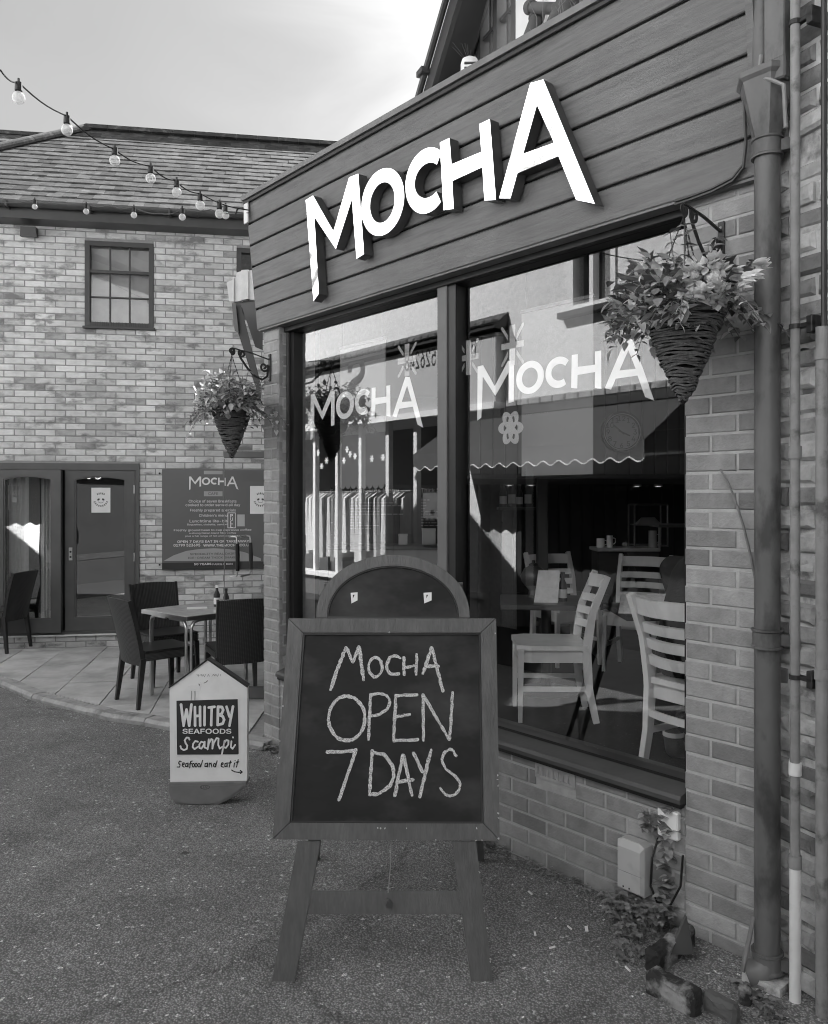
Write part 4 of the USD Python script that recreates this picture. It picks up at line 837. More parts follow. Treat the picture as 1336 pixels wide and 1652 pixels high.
chalk('chalk_letter', [[(436, 760), (430, 840), (428, 912)], [(436, 762), (478, 772), (508, 810), (512, 850), (500, 880), (460, 908), (428, 912)]], .0135, 11)
chalk('chalk_letter', [[(515, 915), (545, 768), (575, 915)], [(522, 868), (578, 860)]], .013, 12)
chalk('chalk_letter', [[(580, 765), (612, 832)], [(642, 755), (622, 840), (603, 920)]], .0135, 13)
chalk('chalk_letter', [[(730, 775), (720, 756), (704, 752), (686, 770), (680, 795), (694, 822), (726, 846), (744, 870), (742, 895), (725, 914), (702, 916), (684, 903), (675, 888)]], .011, 14)
chips = []
for _ in range(30):
    k = rng.random()
    if k < .35: px, py = rng.choice([(rng.uniform(560, 660), 1020), (rng.uniform(440, 800), 1356), (rng.uniform(600, 800), 1336)])
    else: t = rng.random(); px, py = rng.choice([(466 - 27 * t + rng.uniform(0, 3), 998 + 357 * t), (799 + 6 * t, 998 + 357 * t), (769 + 27 * t, 1360 + 230 * t)])
    cxx, cv = pv_(px, py, 0); chips.append(Polygon([(cxx + rng.uniform(.0008, .004) * math.cos(a) * rng.choice([1, 1, 2]), cv + rng.uniform(.001, .006) * math.sin(a)) for a in np.linspace(0, 6.28, 6)[:-1]]).buffer(0))
part(A, 'paint_chips', tilt(prism(unary_union(chips).intersection(unary_union([q4(*ot).difference(inn), q4(*legR).buffer(.002)])), -.0006, .0006 + .008)), M_chip, kind='stuff')

# ------------------------------------------------------------------ the seafood forecourt sign
wo = np.array([-1.175, 4.757, 0.0]); Wf = Frame(wo, 0)
wp = lambda px, py: tuple(Wf.at(px, py, 0))
wc = lambda pts: [wp(260 + x / 6.353, 1050 + y / 6.353) for x, y in pts]
Wt = thing('forecourt_sign', 'pale house shaped forecourt sign with dark square panel and rounded grey base', 'sign', wo)
part(Wt, 'board', prism(Polygon(wc([(480, 80), (883, 362), (880, 1345), (92, 1352), (85, 375)])), 0.001, .05), M_signpale)
cap = Polygon(wc([(478, 78), (892, 360), (884, 378), (480, 98), (84, 385), (74, 375)])); part(Wt, 'roof_edge', prism(cap, -.004, .055), M_signdark)
base = Polygon(wc([(88, 1345), (884, 1332), (876, 1375), (820, 1435), (720, 1500), (600, 1560), (430, 1583), (250, 1570), (150, 1545), (105, 1480), (86, 1420)]))
bm = []
for k, (o, ins) in enumerate(((-.012, .006), (-.028, .0), (.10, .0), (.13, .012))):
    bm.append(o)
part(Wt, 'base', prism(base.buffer(-.004).buffer(.004), -.02, .09), M_base); part(Wt, 'base_front', prism(base.buffer(-.014), -.028, -.0201), M_base)
pd = part(Wt, 'dark_panel', prism(Polygon(wc([(158, 512), (785, 495), (795, 1055), (785, 1060), (165, 1063)])), -.0025, .0008), M_signdark)
wl_ = lambda px, py: np.array(wp(px, py))
def wtext(t, x0, x1, y0, y1, mat, y=-.0045, bold=True, ital=0):
    lettering(Wt, t, 260 + (x0 + x1) / 2 / 6.353, 1050 + (y0 + y1) / 2 / 6.353, (y1 - y0) / 6.353, (x1 - x0) / 6.353, wl_, mat, y, bold, 'lettering', ital, .0018)
def wstroke(ls, w, mat, y=-.0045, dz=.002, name='lettering'):
    part(Wt, name, prism(strokes([wc(l) for l in ls], w, 0), y, y + dz), mat)
KW = .0150
wstroke([[(206, 548), (232, 765), (262, 600), (290, 765), (312, 548)]], KW, M_signpale)
wstroke([[(348, 575), (350, 765)], [(400, 572), (402, 765)], [(349, 668), (401, 662)]], KW, M_signpale)
wstroke([[(448, 572), (446, 760)]], KW, M_signpale)
wstroke([[(490, 580), (548, 572)], [(520, 578), (515, 760)]], KW, M_signpale)
wstroke([[(585, 570), (580, 758)], [(585, 572), (625, 575), (638, 605), (622, 645), (585, 655)], [(590, 655), (632, 668), (648, 705), (632, 745), (580, 758)]], KW, M_signpale)
wstroke([[(672, 572), (702, 672)], [(738, 568), (702, 765)]], KW, M_signpale)
wtext('SEAFOODS', 222, 722, 798, 846, M_signpale)
for l in ([(292, 908), (285, 890), (262, 888), (243, 915), (253, 945), (270, 970), (265, 1003), (235, 1016), (207, 1000), (200, 975)], [(378, 930), (352, 922), (330, 950), (325, 985), (345, 1006), (380, 980)], [(440, 938), (412, 930), (392, 960), (395, 994), (415, 1000), (438, 962), (448, 930), (446, 988), (470, 998)],
          [(490, 905), (478, 1008), (490, 950), (515, 902), (530, 912), (527, 1000), (540, 945), (570, 892), (590, 898), (586, 960), (602, 1000), (628, 982)], [(652, 920), (622, 1068)], [(648, 945), (670, 912), (692, 920), (690, 960), (665, 993), (640, 984)], [(722, 925), (716, 984), (734, 1002), (760, 962)], [(737, 884), (739, 887)]):
    wstroke([l], .0095, M_signpale)
HW = .0056
for l in ([(206, 1135), (190, 1130), (178, 1150), (195, 1170), (188, 1192), (165, 1190)], [(216, 1172), (238, 1162), (236, 1148), (222, 1150), (216, 1180), (236, 1192)], [(272, 1152), (254, 1155), (250, 1185), (270, 1185), (276, 1150), (276, 1190)], [(318, 1130), (302, 1135), (292, 1200)], [(288, 1160), (314, 1156)], [arc(330, 1172, 11, 18, 0, 360, 12)][0], [arc(358, 1172, 11, 18, 0, 360, 12)][0], [arc(388, 1172, 11, 18, 0, 360, 12)][0], [(426, 1122), (404, 1190)],
          [(470, 1152), (452, 1156), (448, 1186), (468, 1186), (476, 1150), (476, 1190)], [(494, 1150), (492, 1190)], [(493, 1162), (512, 1150), (520, 1190)], [arc(548, 1172, 12, 18, 0, 360, 12)][0], [(574, 1128), (556, 1190)],
          [(614, 1172), (636, 1160), (632, 1146), (618, 1152), (616, 1184), (638, 1192)], [(674, 1150), (655, 1156), (652, 1186), (672, 1184), (678, 1148), (678, 1188)], [(712, 1128), (698, 1192)], [(692, 1150), (720, 1146)], [(752, 1150), (746, 1192)], [(758, 1122), (759, 1124)], [(790, 1115), (772, 1192)], [(768, 1142), (796, 1138)],
          [(722, 1222), (750, 1238), (790, 1246), (830, 1243)], [(812, 1226), (832, 1242), (812, 1258)]):
    wstroke([l], HW, M_signdark, -.0012)
wstroke([[(365, 240), (385, 262), (380, 240)], [(395, 255), (410, 240), (420, 262), (430, 242), (445, 268), (455, 240)], [(475, 262), (485, 240), (495, 262)], [(520, 262), (535, 240), (550, 258), (560, 240), (580, 262), (590, 235)], [(610, 258), (612, 238)]], .0016, M_base, -.001, name='handwriting')
wstroke([[(440, 330), (460, 322), (476, 306)]], .003, M_signdark, -.001, name='beak_stroke')
part(Wt, 'gull_print', prism(Polygon(wc([(220, 405), (270, 370), (330, 352), (372, 350), (380, 328), (398, 322), (410, 335), (408, 360), (400, 400), (380, 412), (300, 410)])), -.0014, .0008), M_print)
wstroke([[(310, 412), (308, 505)], [(346, 412), (346, 503)]], .0022, M_base, -.0012, name='gull_leg')
part(Wt, 'gull_eye', prism(Polygon(wc([(386, 335), (396, 340), (394, 362), (388, 352)])), -.003, -.0016), M_signdark)
part(Wt, 'base_mark', prism(unary_union([LineString(wc(arc(462, 1380, 48, 20, 0, 360, 20))).buffer(.0012)] + [LineString(wc([(430 + i * 18, 1372), (425 + i * 18, 1390)])).buffer(.0012) for i in range(4)]), -.0285, -.0278), M_trim)

# ------------------------------------------------------------------ rattan chairs and table
def rattan(name, label, loc, rot, group):
    t = thing(name, label, 'chair', loc, rot, group)
    ws = np.linspace(-1, 1, 9); zs = np.linspace(.34, .87, 9); v = []
    for o in (0, .022):
        for z in zs:
            k = (z - .34) / .53
            for a in ws: v.append((a * (.205 + .02 * k), -.215 - .115 * k ** 1.35 - .03 * (1 - a * a) * (1 if True else 0) - o * (1) + .0, z + .012 * (1 - a * a) * (k > .98)))
    n = 81; f = []
    for i in range(8):
        for j in range(8):
            p = i * 9 + j; f += [(p, p + 1, p + 10), (p, p + 10, p + 9), (n + p, n + p + 10, n + p + 1), (n + p, n + p + 9, n + p + 10)]
    rim = [j for j in range(9)] + [9 * i + 8 for i in range(1, 9)] + [72 + j for j in range(7, -1, -1)] + [9 * i for i in range(7, 0, -1)]
    for a, b in zip(rim, rim[1:] + rim[:1]): f += [(a, n + a, n + b), (a, n + b, b)]
    part(t, 'backrest', trimesh.Trimesh(v, f, process=False), M_rattan, smooth=35)
    part(t, 'seat', cbox(-.22, .22, -.215, .225, .375, .445, .012), M_rattan)
    part(t, 'cushion_edge', cbox(-.218, .218, -.20, .228, .446, .458, .005), M_darkleg)
    for s in (-1, 1):
        part(t, 'leg', hull([(s * (.20 + a), .20 + b, .375) for a in (-.022, .022) for b in (-.02, .024)] + [(s * (.215 + a), .215 + b, 0) for a in (-.014, .014) for b in (-.014, .014)]), M_darkleg)
        part(t, 'leg', hull([(s * (.205 + a), -.215 + b, .40) for a in (-.022, .02) for b in (-.025, .02)] + [(s * (.225 + a), -.265 + b, 0) for a in (-.014, .014) for b in (-.014, .014)]), M_darkleg)
        pts = [(s * (.205 + .02 * k), -.222 - .115 * k ** 1.35, .36 + .515 * k) for k in np.linspace(0, 1, 8)]
        part(t, 'back_post', strip(pts, .022, .034, (0, 1, .2)), M_darkleg)
    return t
gc = 'rattan chairs on the pavement'
deg = lambda dx, dy: math.degrees(math.atan2(dy, dx)) - 90
rattan('rattan_chair', 'dark rattan chair nearest the camera with its woven back lit', (-2.15, 6.98, PZ), deg(.76, .65), gc)
rattan('rattan_chair', 'dark rattan chair behind the metal table against the brick wall', (-2.30, 7.72, PZ), deg(.62, -.78) , gc)
rattan('rattan_chair', 'dark rattan chair on the right of the table by the brick pier', (-1.50, 7.02, PZ), deg(-.42, .9), gc)
rattan('rattan_chair', 'dark rattan chair alone at the left edge before the glazed doors', (-4.66, 9.28, PZ), deg(-1, .12), gc)
tb = thing('metal_table', 'square pale topped metal cafe table between the rattan chairs', 'table', (-1.86, 7.18, PZ), -42)
part(tb, 'table_top', cbox(-.34, .34, -.34, .34, .705, .735, .006), M_tabletop); part(tb, 'edge_band', prism(sbox(0, 0, 0, 0), 0, 1) if False else cat([cbox(-.346, .346, s * .344 - .003, s * .344 + .003, .70, .734, .001) for s in (-1, 1)] + [cbox(s * .344 - .003, s * .344 + .003, -.34, .34, .70, .734, .001) for s in (-1, 1)]), M_chrome)
for sx in (-1, 1):
    for sy in (-1, 1):
        for ax in (0, 1):
            b_ = np.array([sx * .30, sy * .30]); d_ = np.array([-sx, 0]) if ax == 0 else np.array([0, -sy]); o_ = -d_ * 0 + np.array([0, 0])
            base_ = b_ + d_ * .03
            pts = [(*base_, 0), (*base_, .55), (*(base_), .63), (*(base_ + d_ * .02), .675), (*(base_ + d_ * .07), .69), (*(base_ + d_ * .24), .69)]
            part(tb, 'leg', tube(pts, .0135, 10), M_chrome, smooth=40)
def bottle(name, label, loc, h, r, mat, capm, group=None):
    t = thing(name, label, 'bottle', loc, 0, group)
    part(t, 'body', lathe([(0, 0), (r, 0), (r, h * .55), (r * .45, h * .75), (r * .4, h * .88), (0, h * .88)], 14), mat, smooth=40); part(t, 'cap', lathe([(0, h * .87), (r * .5, h * .87), (r * .5, h), (0, h)], 12), capm, smooth=40)
    part(t, 'sticker', lathe([(r * 1.01, h * .12), (r * 1.01, h * .42)], 14), M_paper)
bz = PZ + .735
bottle('sauce_bottle', 'pale capped sauce bottle at the back of the metal table', dep(350, 978, 7.33) * [1, 1, 0] + [0, 0, bz], .19, .028, M_trim, M_white); bottle('sauce_bottle', 'dark sauce bottle beside the pale capped one on the metal table', dep(365, 978, 7.25) * [1, 1, 0] + [0, 0, bz], .17, .026, M_black, M_black)
nf = dep(318, 980, 7.2); solo('folded_menu', hull([(-.09, -.05, .002), (.08, -.06, .002), (.09, .05, .002), (-.08, .06, .002), (-.09, -.05, .008), (.08, -.06, .010), (.09, .05, .006), (-.08, .06, .008)]), M_paper, 'pale folded menu lying flat on the metal table', 'menu', (nf[0], nf[1], bz), 20)

# ------------------------------------------------------------------ open glass door, awning at the side entrance
gd = thing('glass_door', 'open glass door with pull handles standing out from the side entrance', 'door', (-1.0, 7.0, .06))
dx = lambda px: (px - CX) / F * 7.0 + 1.0; dz = lambda py: EYE + (HY - py) / F * 7.0 - .06
DW = dx(362)
part(gd, 'pane', (np.array([(DW, 0, .02), (-.03, 0, .02), (-.03, 0, dz(740)), (DW, 0, dz(740))]), np.array([(0, 1, 2, 3)])), M_pane3)
part(gd, 'top_rail', cbox(DW, -.02, -.02, .02, dz(739), dz(728), .004), M_frame); part(gd, 'bottom_rail', cbox(DW, -.02, -.02, .02, .0, .10, .004), M_frame); part(gd, 'edge_strip', cbox(DW - .003, DW + .002, -.005, .005, .1, dz(740), .001), M_conduit)
ps = part(gd, 'pull_sign', box(dx(367.5), dx(380.5), -.004, -.001, dz(852), dz(827)), M_panel)
part(ps, 'sign_border', prism(sbox(dx(367.5), dz(852), dx(380.5), dz(827)).difference(sbox(dx(368.3), dz(851.2), dx(379.7), dz(827.8))), -.0055, -.0041), M_white)
for i, ch in enumerate('PULL'):
    m = xz(text(ch, .026, .022, .0015, True, True), -.0042); m.apply_translation([dx(374), 0, dz(834.3 + i * 5.6)]); part(ps, 'letter', m, M_white)
part(gd, 'push_plate', box(dx(383), dx(395), -.004, -.001, dz(849), dz(830)), M_meter)
po = part(gd, 'poster', box(dx(403.5), dx(430), -.004, -.001, dz(829), dz(784)), M_paper)
def smile(parent, cx, cz, s, y):
    p = [affinity.rotate(affinity.scale(Point(cx + a * s * .22, cz + s * .02).buffer(s * .12), 1.1, .75), -a * 35) for a in (-1, 1)]
    part(parent, 'printed_eyes', prism(unary_union(p), y - .001, y), M_trim)
    q = []
    for r_, a0, a1, n_ in ((.62, 200, 340, 9), (.62, 60, 120, 5)):
        for t in np.radians(np.linspace(a0, a1, n_)): q.append(affinity.rotate(sbox(cx + s * r_ * math.cos(t) - s * .05, cz + s * r_ * math.sin(t) - s * .09, cx + s * r_ * math.cos(t) + s * .05, cz + s * r_ * math.sin(t) + s * .09), math.degrees(t) - 90))
    q.append(LineString([(cx + s * .25 * math.cos(t), cz - s * .12 + s * .2 * math.sin(t)) for t in np.linspace(3.5, 5.9, 9)]).buffer(s * .02))
    part(parent, 'printed_ring', prism(unary_union(q), y - .001, y), M_panel)
smile(po, dx(420.5), dz(806), .085, -.0042)
for k, (hx, hy) in enumerate(((384, -.07), (400, .07))):
    x_ = dx(hx - (6 if k == 0 else 4)); x2 = dx(hx + 8)
    h = part(gd, 'pull_handle', tube([(x_ - .04, 0, dz(866)), (x_ - .04 + .03, hy, dz(865)), (x2 - .04, hy, dz(866)), (x2 - .035, hy, dz(872)), (x2 - .03, hy, dz(920)), (x2 - .04, hy, dz(928)), (x_ - .04, 0, dz(930))], .008, 8), M_chrome, smooth=40)
    part(h, 'grip', tube([(x2 - .035, hy, dz(876)), (x2 - .03, hy, dz(895)), (x2 - .03, hy, dz(920))], [.016, .019, .015], 10), M_black, smooth=40)
# posters on the far doors
fp = lambda px, py: L.at(px, py, .018)
pa1, pa2 = fp(147.5, 827), fp(178, 787)
po2 = solo('door_poster', box(pa1[0] - pa1[0], pa2[0] - pa1[0], -.002, 0, 0, pa2[1] - pa1[1]), M_paper, 'white poster with a printed smile taped inside the right glazed door', 'poster', L.w(pa1[0], .0185, pa1[1]), L.deg)
smile(po2, (pa2[0] - pa1[0]) / 2, (pa2[1] - pa1[1]) * .52, .12, -.0022)
pb1, pb2 = fp(13, 822), fp(35, 783); ww, hh = pb2 - pb1
dk = thing('door_sticker', 'square outlined pale sticker on the left glazed door', 'sticker', L.w(pb1[0], .0185, pb1[1]), L.deg)
part(dk, 'outline', prism(sbox(0, 0, ww, hh).difference(sbox(.006, .006, ww - .006, hh - .006)), -.001, 0), M_print)
m = xz(text('HOT', .05, ww * .7, .001, True, True), 0); m.apply_translation([ww / 2, 0, hh * .6]); part(dk, 'lettering', m, M_print)
part(dk, 'printed_cup', prism(Polygon([(ww * .3, hh * .5), (ww * .7, hh * .5), (ww * .62, hh * .3), (ww * .38, hh * .3)]), -.001, 0), M_print)
# side awning, edge on
aw2 = thing('side_awning', 'dark folding awning with white valance over the side entrance behind the fascia', 'awning', (0, 0, 0))
AP = lambda px, py, z=6.9: tuple(dep(px, py, z))
wv = Polygon([AP(x, y)[::2] for x, y in ((367, 457), (376, 453), (378, 448), (381, 447), (382, 440), (386, 439), (392, 437), (413, 436), (424, 436), (424, 483), (412, 484), (400, 483.5), (388, 486), (376, 488), (371, 487))])
for i in range(5):
    a_ = AP(367 + i * 11.6, 400)[0]; b_ = AP(367 + (i + 1) * 11.6, 400)[0]; g_ = wv.intersection(sbox(a_, 2, b_, 5))
    if g_.area > 0: part(aw2, 'valance_fold', prism(g_, 6.87 + .02 * (i % 2), 6.91 + .02 * (i % 2)), gm('canvas_white', .74, .1, 9, .8, .3, 30, big=(6, .85, 1.05)))
part(aw2, 'canopy', hull([AP(378, 489), AP(388, 489), AP(421, 652), AP(421, 620), AP(382, 530), AP(388, 489, 7.0), AP(421, 652, 7.0), AP(378, 489, 7.0)]), M_black)
part(aw2, 'side_flap', hull([AP(388, 489, 7.2), AP(424, 485, 7.2), AP(424, 565, 7.2), AP(412, 560, 7.2), AP(424, 485, 7.25), AP(388, 489, 7.25), AP(424, 565, 7.25)]), M_trim)
part(aw2, 'fringe', hull([AP(374, 489, 6.85), AP(380, 489, 6.85), AP(385, 537, 6.85), AP(379, 534, 6.85), AP(377, 525, 6.87), AP(386, 535, 6.88)]), M_frame)
# ------------------------------------------------------------------ hanging baskets on wrought iron brackets
def spiral(c, r0, turns, a0, n=26):
    return [(c[0] + r0 * (1 - .8 * t) * math.cos(a0 + turns * 2 * math.pi * t), c[1] + r0 * (1 - .8 * t) * math.sin(a0 + turns * 2 * math.pi * t)) for t in np.linspace(0, 1, n)]
def bracket(label, s, zt, out, bar):
    t = thing('basket_bracket', label, 'bracket', S.w(s, 0, zt), S.deg)
    y3 = lambda p: [(0, -max(a, -.002), b) for a, b in p]
    part(t, 'wall_bar', cbox(-.014, .014, -.010, -.001, -bar, .02, .002), M_iron)
    part(t, 'arm', strip(y3([(.008, -.02), (out * .5, .012), (out, .03)]), .012, .006, (0, 0, 1)), M_iron)
    j = [(out * .82, .0), (out * .78, -.03), (out * .62, -.09), (out * .42, -.145), (out * .22, -.165), (out * .09, -.14), (out * .06, -.09), (out * .08, -.055)]
    part(t, 'scroll', strip(y3(j), .014, .006, (1, 0, 0)), M_iron)
    for c, r0, a0, sg_ in (((out * .17, -.075), .035, 2.8, 1), ((out * .74, .0), .028, -1, -1), ((out * 1.0, .008), .024, 1.6, -1)):
        sp_ = [(c[0] + (x - c[0]), c[1] + sg_ * (z - c[1])) for x, z in spiral(c, r0, 1.35, a0)]
        part(t, 'scroll', strip(y3(sp_), .014, .005, (1, 0, 0)), M_iron)
    part(t, 'hook', tube([(0, -out, .02), (0, -out - .008, -.004), (0, -out, -.02), (0, -out + .01, -.012)], .004, 6), M_iron)
    for z in (-bar + .015, -.005): part(t, 'screw', tube([(0, -.014, z), (0, -.008, z)], .006, 6), M_conduit)
    return S.w(s, -out, zt)
def basket(label, hook, zr, zb_, r, seed, spread, broad, flowers):
    rr = random.Random(seed); g = np.random.default_rng(seed)
    t = thing('hanging_basket', label, 'hanging basket', (hook[0], hook[1], zr)); H = zr - zb_; bias = -S.x * (.10 if seed == 11 else .03) - S.y * .03 + np.array([0, 0, 0 if seed == 11 else .035]); wide = 1.0 if seed == 11 else 1.3
    part(t, 'liner', lathe([(0, -H + .03), (.008, -H + .02), (r * .93, -.01), (r * .8, -.005), (0, -.03)], 20), M_soil)
    rings = []
    n = 30
    for k in range(n):
        f = (k + .5) / n; z = -f * H; rad = r * (1 - f) ** .82 + .006; a = np.linspace(0, 2 * np.pi, 26); ph = rr.uniform(0, 6)
        for q in range(2):
            zz = z + .0045 * np.sin(a * rr.choice([2, 3, 4]) + ph + q * 2) + rr.uniform(-.003, .003); ra_ = rad * (1 + .02 * np.sin(a * 3 + ph)) + q * .002 + rr.uniform(-.002, .003)
            rings.append(tube(np.stack([ra_ * np.cos(a), ra_ * np.sin(a), zz], 1), rr.uniform(.0028, .0048), 5, False))
    part(t, 'wicker_cone', cat(rings), M_wicker, smooth=60)
    part(t, 'tip', lathe([(0, -H - .012), (.012, -H), (.016, -H + .02), (0, -H + .03)], 10), M_soil)
    for k in range(3):
        a = k * 2.1 + .5; top = np.array([0, 0, hook[2] - .02 - zr]); bot = np.array([r * math.cos(a), r * math.sin(a), 0]); nl = 18
        part(t, 'chain', cat([tube([bot + (top - bot) * (i / nl), bot + (top - bot) * ((i + .9) / nl)], .0022 if i % 2 else .0034, 5) for i in range(nl)]), M_iron)
    # broad leaves, each a part
    for i in range(broad):
        a = rr.uniform(0, 6.283); e = rr.uniform(-.3, .75); rad = r * rr.uniform(.35, 1.3)
        p = np.array([rad * math.cos(a), rad * math.sin(a), rr.uniform(-.01, .13)]); d = (math.cos(a) + rr.uniform(-.5, .5), math.sin(a) + rr.uniform(-.5, .5), e)
        ln = rr.uniform(.05, .085) * spread; part(t, 'leaf', leaf(p, d, (rr.uniform(-.4, .4), rr.uniform(-.4, .4), 1), ln, ln * rr.uniform(.55, .8), rr.uniform(.1, .6), rr.random() < .35), M_leafs[rr.choice([0, 0, 1, 1, 2])], smooth=50)
    # trailing sprays of small leaves
    sm = [[], [], []]; stems = []
    for i in range(34):
        a = rr.uniform(0, 6.283); rad = r * rr.uniform(.4, 1); p0 = np.array([rad * math.cos(a), rad * math.sin(a), .02]); trail = rr.random() < .55; ln = rr.uniform(.10, .24) * spread
        d0 = np.array([math.cos(a), math.sin(a), rr.uniform(.2, .7) if trail else rr.uniform(1.2, 2.8)]); d0 /= np.linalg.norm(d0); pts = [p0 + d0 * ln * u + np.array([0, 0, -(.9 if trail else .12) * ln * u * u]) for u in np.linspace(0, 1, 8)]
        stems.append(tube(pts, .0018, 4, False))
        for u in range(1, 8):
            for sgn in (-1, 1):
                tt = pts[u] - pts[u - 1]; sd_ = np.cross(tt, [0, 0, 1]); sd_ /= max(np.linalg.norm(sd_), 1e-6); l_ = rr.uniform(.018, .038) * spread
                sm[rr.choice([0, 1, 1, 2])].append(leaf(pts[u], sd_ * sgn + tt * 8 + g.normal(0, .3, 3), (0, 0, 1), l_, l_ * .7, .4))
    for i in range(900):   # dense uneven dome of leaves spilling over the rim
        a = rr.uniform(0, 6.283); q_ = math.sqrt(rr.random()); lob = 1.28 + .35 * math.sin(a * 2 + seed) + .2 * math.sin(a * 5 + seed); rad = r * q_ * lob * 1.12 * wide
        p = np.array([rad * math.cos(a), rad * math.sin(a), rr.uniform(-.03, .235) * (1.05 - q_ * .5) - .11 * max(0, q_ - .55) * rr.random() * 3]) + bias; l_ = rr.uniform(.024, .062)
        sm[rr.choice([0, 1, 1, 2, 2])].append(leaf(p, g.normal(0, 1, 3) + np.array([math.cos(a), math.sin(a), .4]), (0, 0, 1), l_, l_ * .65, .3))
    part(t, 'stems', cat(stems), M_stem, kind='stuff')
    for k in range(3): part(t, 'foliage', cat(sm[k]), M_leafs[k], kind='stuff')
    for (dx_, dy_, dz_, k) in flowers:
        c = np.array([dx_, dy_, dz_]); pet_ = []
        if k == 0:
            for i in range(22):
                d = g.normal(0, 1, 3); d /= np.linalg.norm(d); pet_.append(leaf(c + d * .006, d, (rr.uniform(-1, 1), rr.uniform(-1, 1), 1), .026, .030, -.6))
        else:
            d = np.array([dx_, dy_, .02]) + g.normal(0, .05, 3); d /= np.linalg.norm(d)
            for i in range(6): pet_.append(leaf(c, d + g.normal(0, .18, 3), (rr.uniform(-1, 1), rr.uniform(-1, 1), .6), .058, .022, .1))
        part(t, 'flower', cat(pet_), M_leafs[3], smooth=60)
    return t
zr_ = dep(1118, 505, 3.05)[2]
hk = bracket('scrolled iron bracket holding the right hanging basket on the brick pier', .165, 2.80, .27, .19)
e1 = S.x * .8 + np.array([0, 0, 0])
fl_ = []
fr_ = random.Random(5)
for i in range(20): q = S.x * fr_.uniform(.08, .20) - S.y * fr_.uniform(.02, .14); fl_.append((q[0], q[1], fr_.uniform(.01, .15), 0))
for i in range(12): q = S.x * fr_.uniform(.18, .28) - S.y * fr_.uniform(-.02, .10); fl_.append((q[0], q[1], fr_.uniform(.03, .12), 1))
basket('wicker cone basket with broad leaves and white flowers hanging by the right brick pier', hk, zr_, dep(1118, 648, 3.05)[2], .138, 11, 1.2, 90, fl_)
hk2 = bracket('scrolled iron bracket holding the left hanging basket on the narrow pier', -3.262, 2.74, .30, .17)
zr2 = dep(380, 662, 5.65)[2]; fl2 = []
for i in range(8): q = -S.x * fr_.uniform(-.10, .18) - S.y * fr_.uniform(.06, .19); fl2.append((q[0], q[1], fr_.uniform(.04, .13), i % 2))
basket('wicker cone basket of trailing pale leaves hanging by the narrow left pier', hk2, zr2, dep(382, 737, 5.65)[2], .128, 23, 1.3, 60, fl2)

# ------------------------------------------------------------------ festoon lights
def festoon(label, pts, bulbs, r):
    o = pts[0]; t = thing('festoon_lights', label, 'string lights', o)
    pp = []
    for a, b in zip(pts[:-1], pts[1:]):
        for u in np.linspace(0, 1, 8)[:-1]: q = a + (b - a) * u; pp.append(q - o - np.array([0, 0, .02 * math.sin(math.pi * u)]))
    pp.append(pts[-1] - o); part(t, 'cable', tube(pp, .0042, 6), M_black)
    for q, tl_ in bulbs:
        c = q - o; h = part(t, 'lamp_holder', cat([lathe([(0, .0), (.016, .0), (.018, -.04), (.013, -.045), (0, -.045)], 12, c), tube([c + [0, 0, -.005], c + [0, 0, .02]], .006, 6)]), M_black, smooth=40)
        b = part(h, 'bulb', lathe([(0, -.044 - 2 * r)] + [(r * math.sin(a_), -.044 - r - r * math.cos(a_)) for a_ in np.linspace(.3, 2.6, 9)] + [(.010, -.044), (0, -.044)], 16, c), M_bulb, smooth=60)
        part(h, 'filament', cat([tube([c + [-.008, 0, -.05], c + [-.012, 0, -.085]], .0012, 4), tube([c + [.008, 0, -.05], c + [.012, 0, -.085]], .0012, 4), tube([c + [-.012, 0, -.085], c + [.012, 0, -.085]], .0015, 4)]), M_chrome)
zd = lambda px: 3.9 + (5.75 - 3.9) * (px / 402.0)
A1 = [dep(px, py, zd(px)) for px, py in ((-140, 45), (0, 112), (30, 133), (108, 187), (183, 240), (243, 268), (282, 291), (322, 312), (402, 339))]
festoon('string of clear bulbs sagging from the fascia corner to the upper left', A1[::-1], [(dep(px, py, zd(px)), 0) for px, py in ((30, 133), (108, 187), (185, 238), (243, 268), (285, 291), (323, 313), (354, 327))], .030)
zd2 = lambda px: 8.6 - (8.6 - 5.78) * (px / 402.0) ** 1.3
A2 = [dep(px, py, zd2(px)) for px, py in ((-60, 318), (0, 326), (56, 322), (139, 329), (178, 331), (216, 334), (262, 345), (296, 336), (340, 338), (402, 343))]
festoon('string of clear bulbs running level along the gutter of the brick building', A2[::-1], [(dep(px, py, zd2(px)), 0) for px, py in ((56, 322), (139, 329), (216, 334), (294, 336), (364, 332))], .027)
cb_ = S.w(FX0 + .0, -.12, 0); cz = dep(403, 338, 5.8)[2]
cbk = thing('cable_bracket', 'small pale metal plate holding the light cables at the fascia corner', 'bracket', S.w(FX0 + .03, -.135, cz), S.deg)
part(cbk, 'plate', cbox(-.035, .02, -.012, -.001, -.09, .08, .002), M_whitepipe); part(cbk, 'eye', tube([(-.03, -.02, .02), (-.09, -.03, .03), (-.12, -.03, .0)], .006, 6), M_iron)

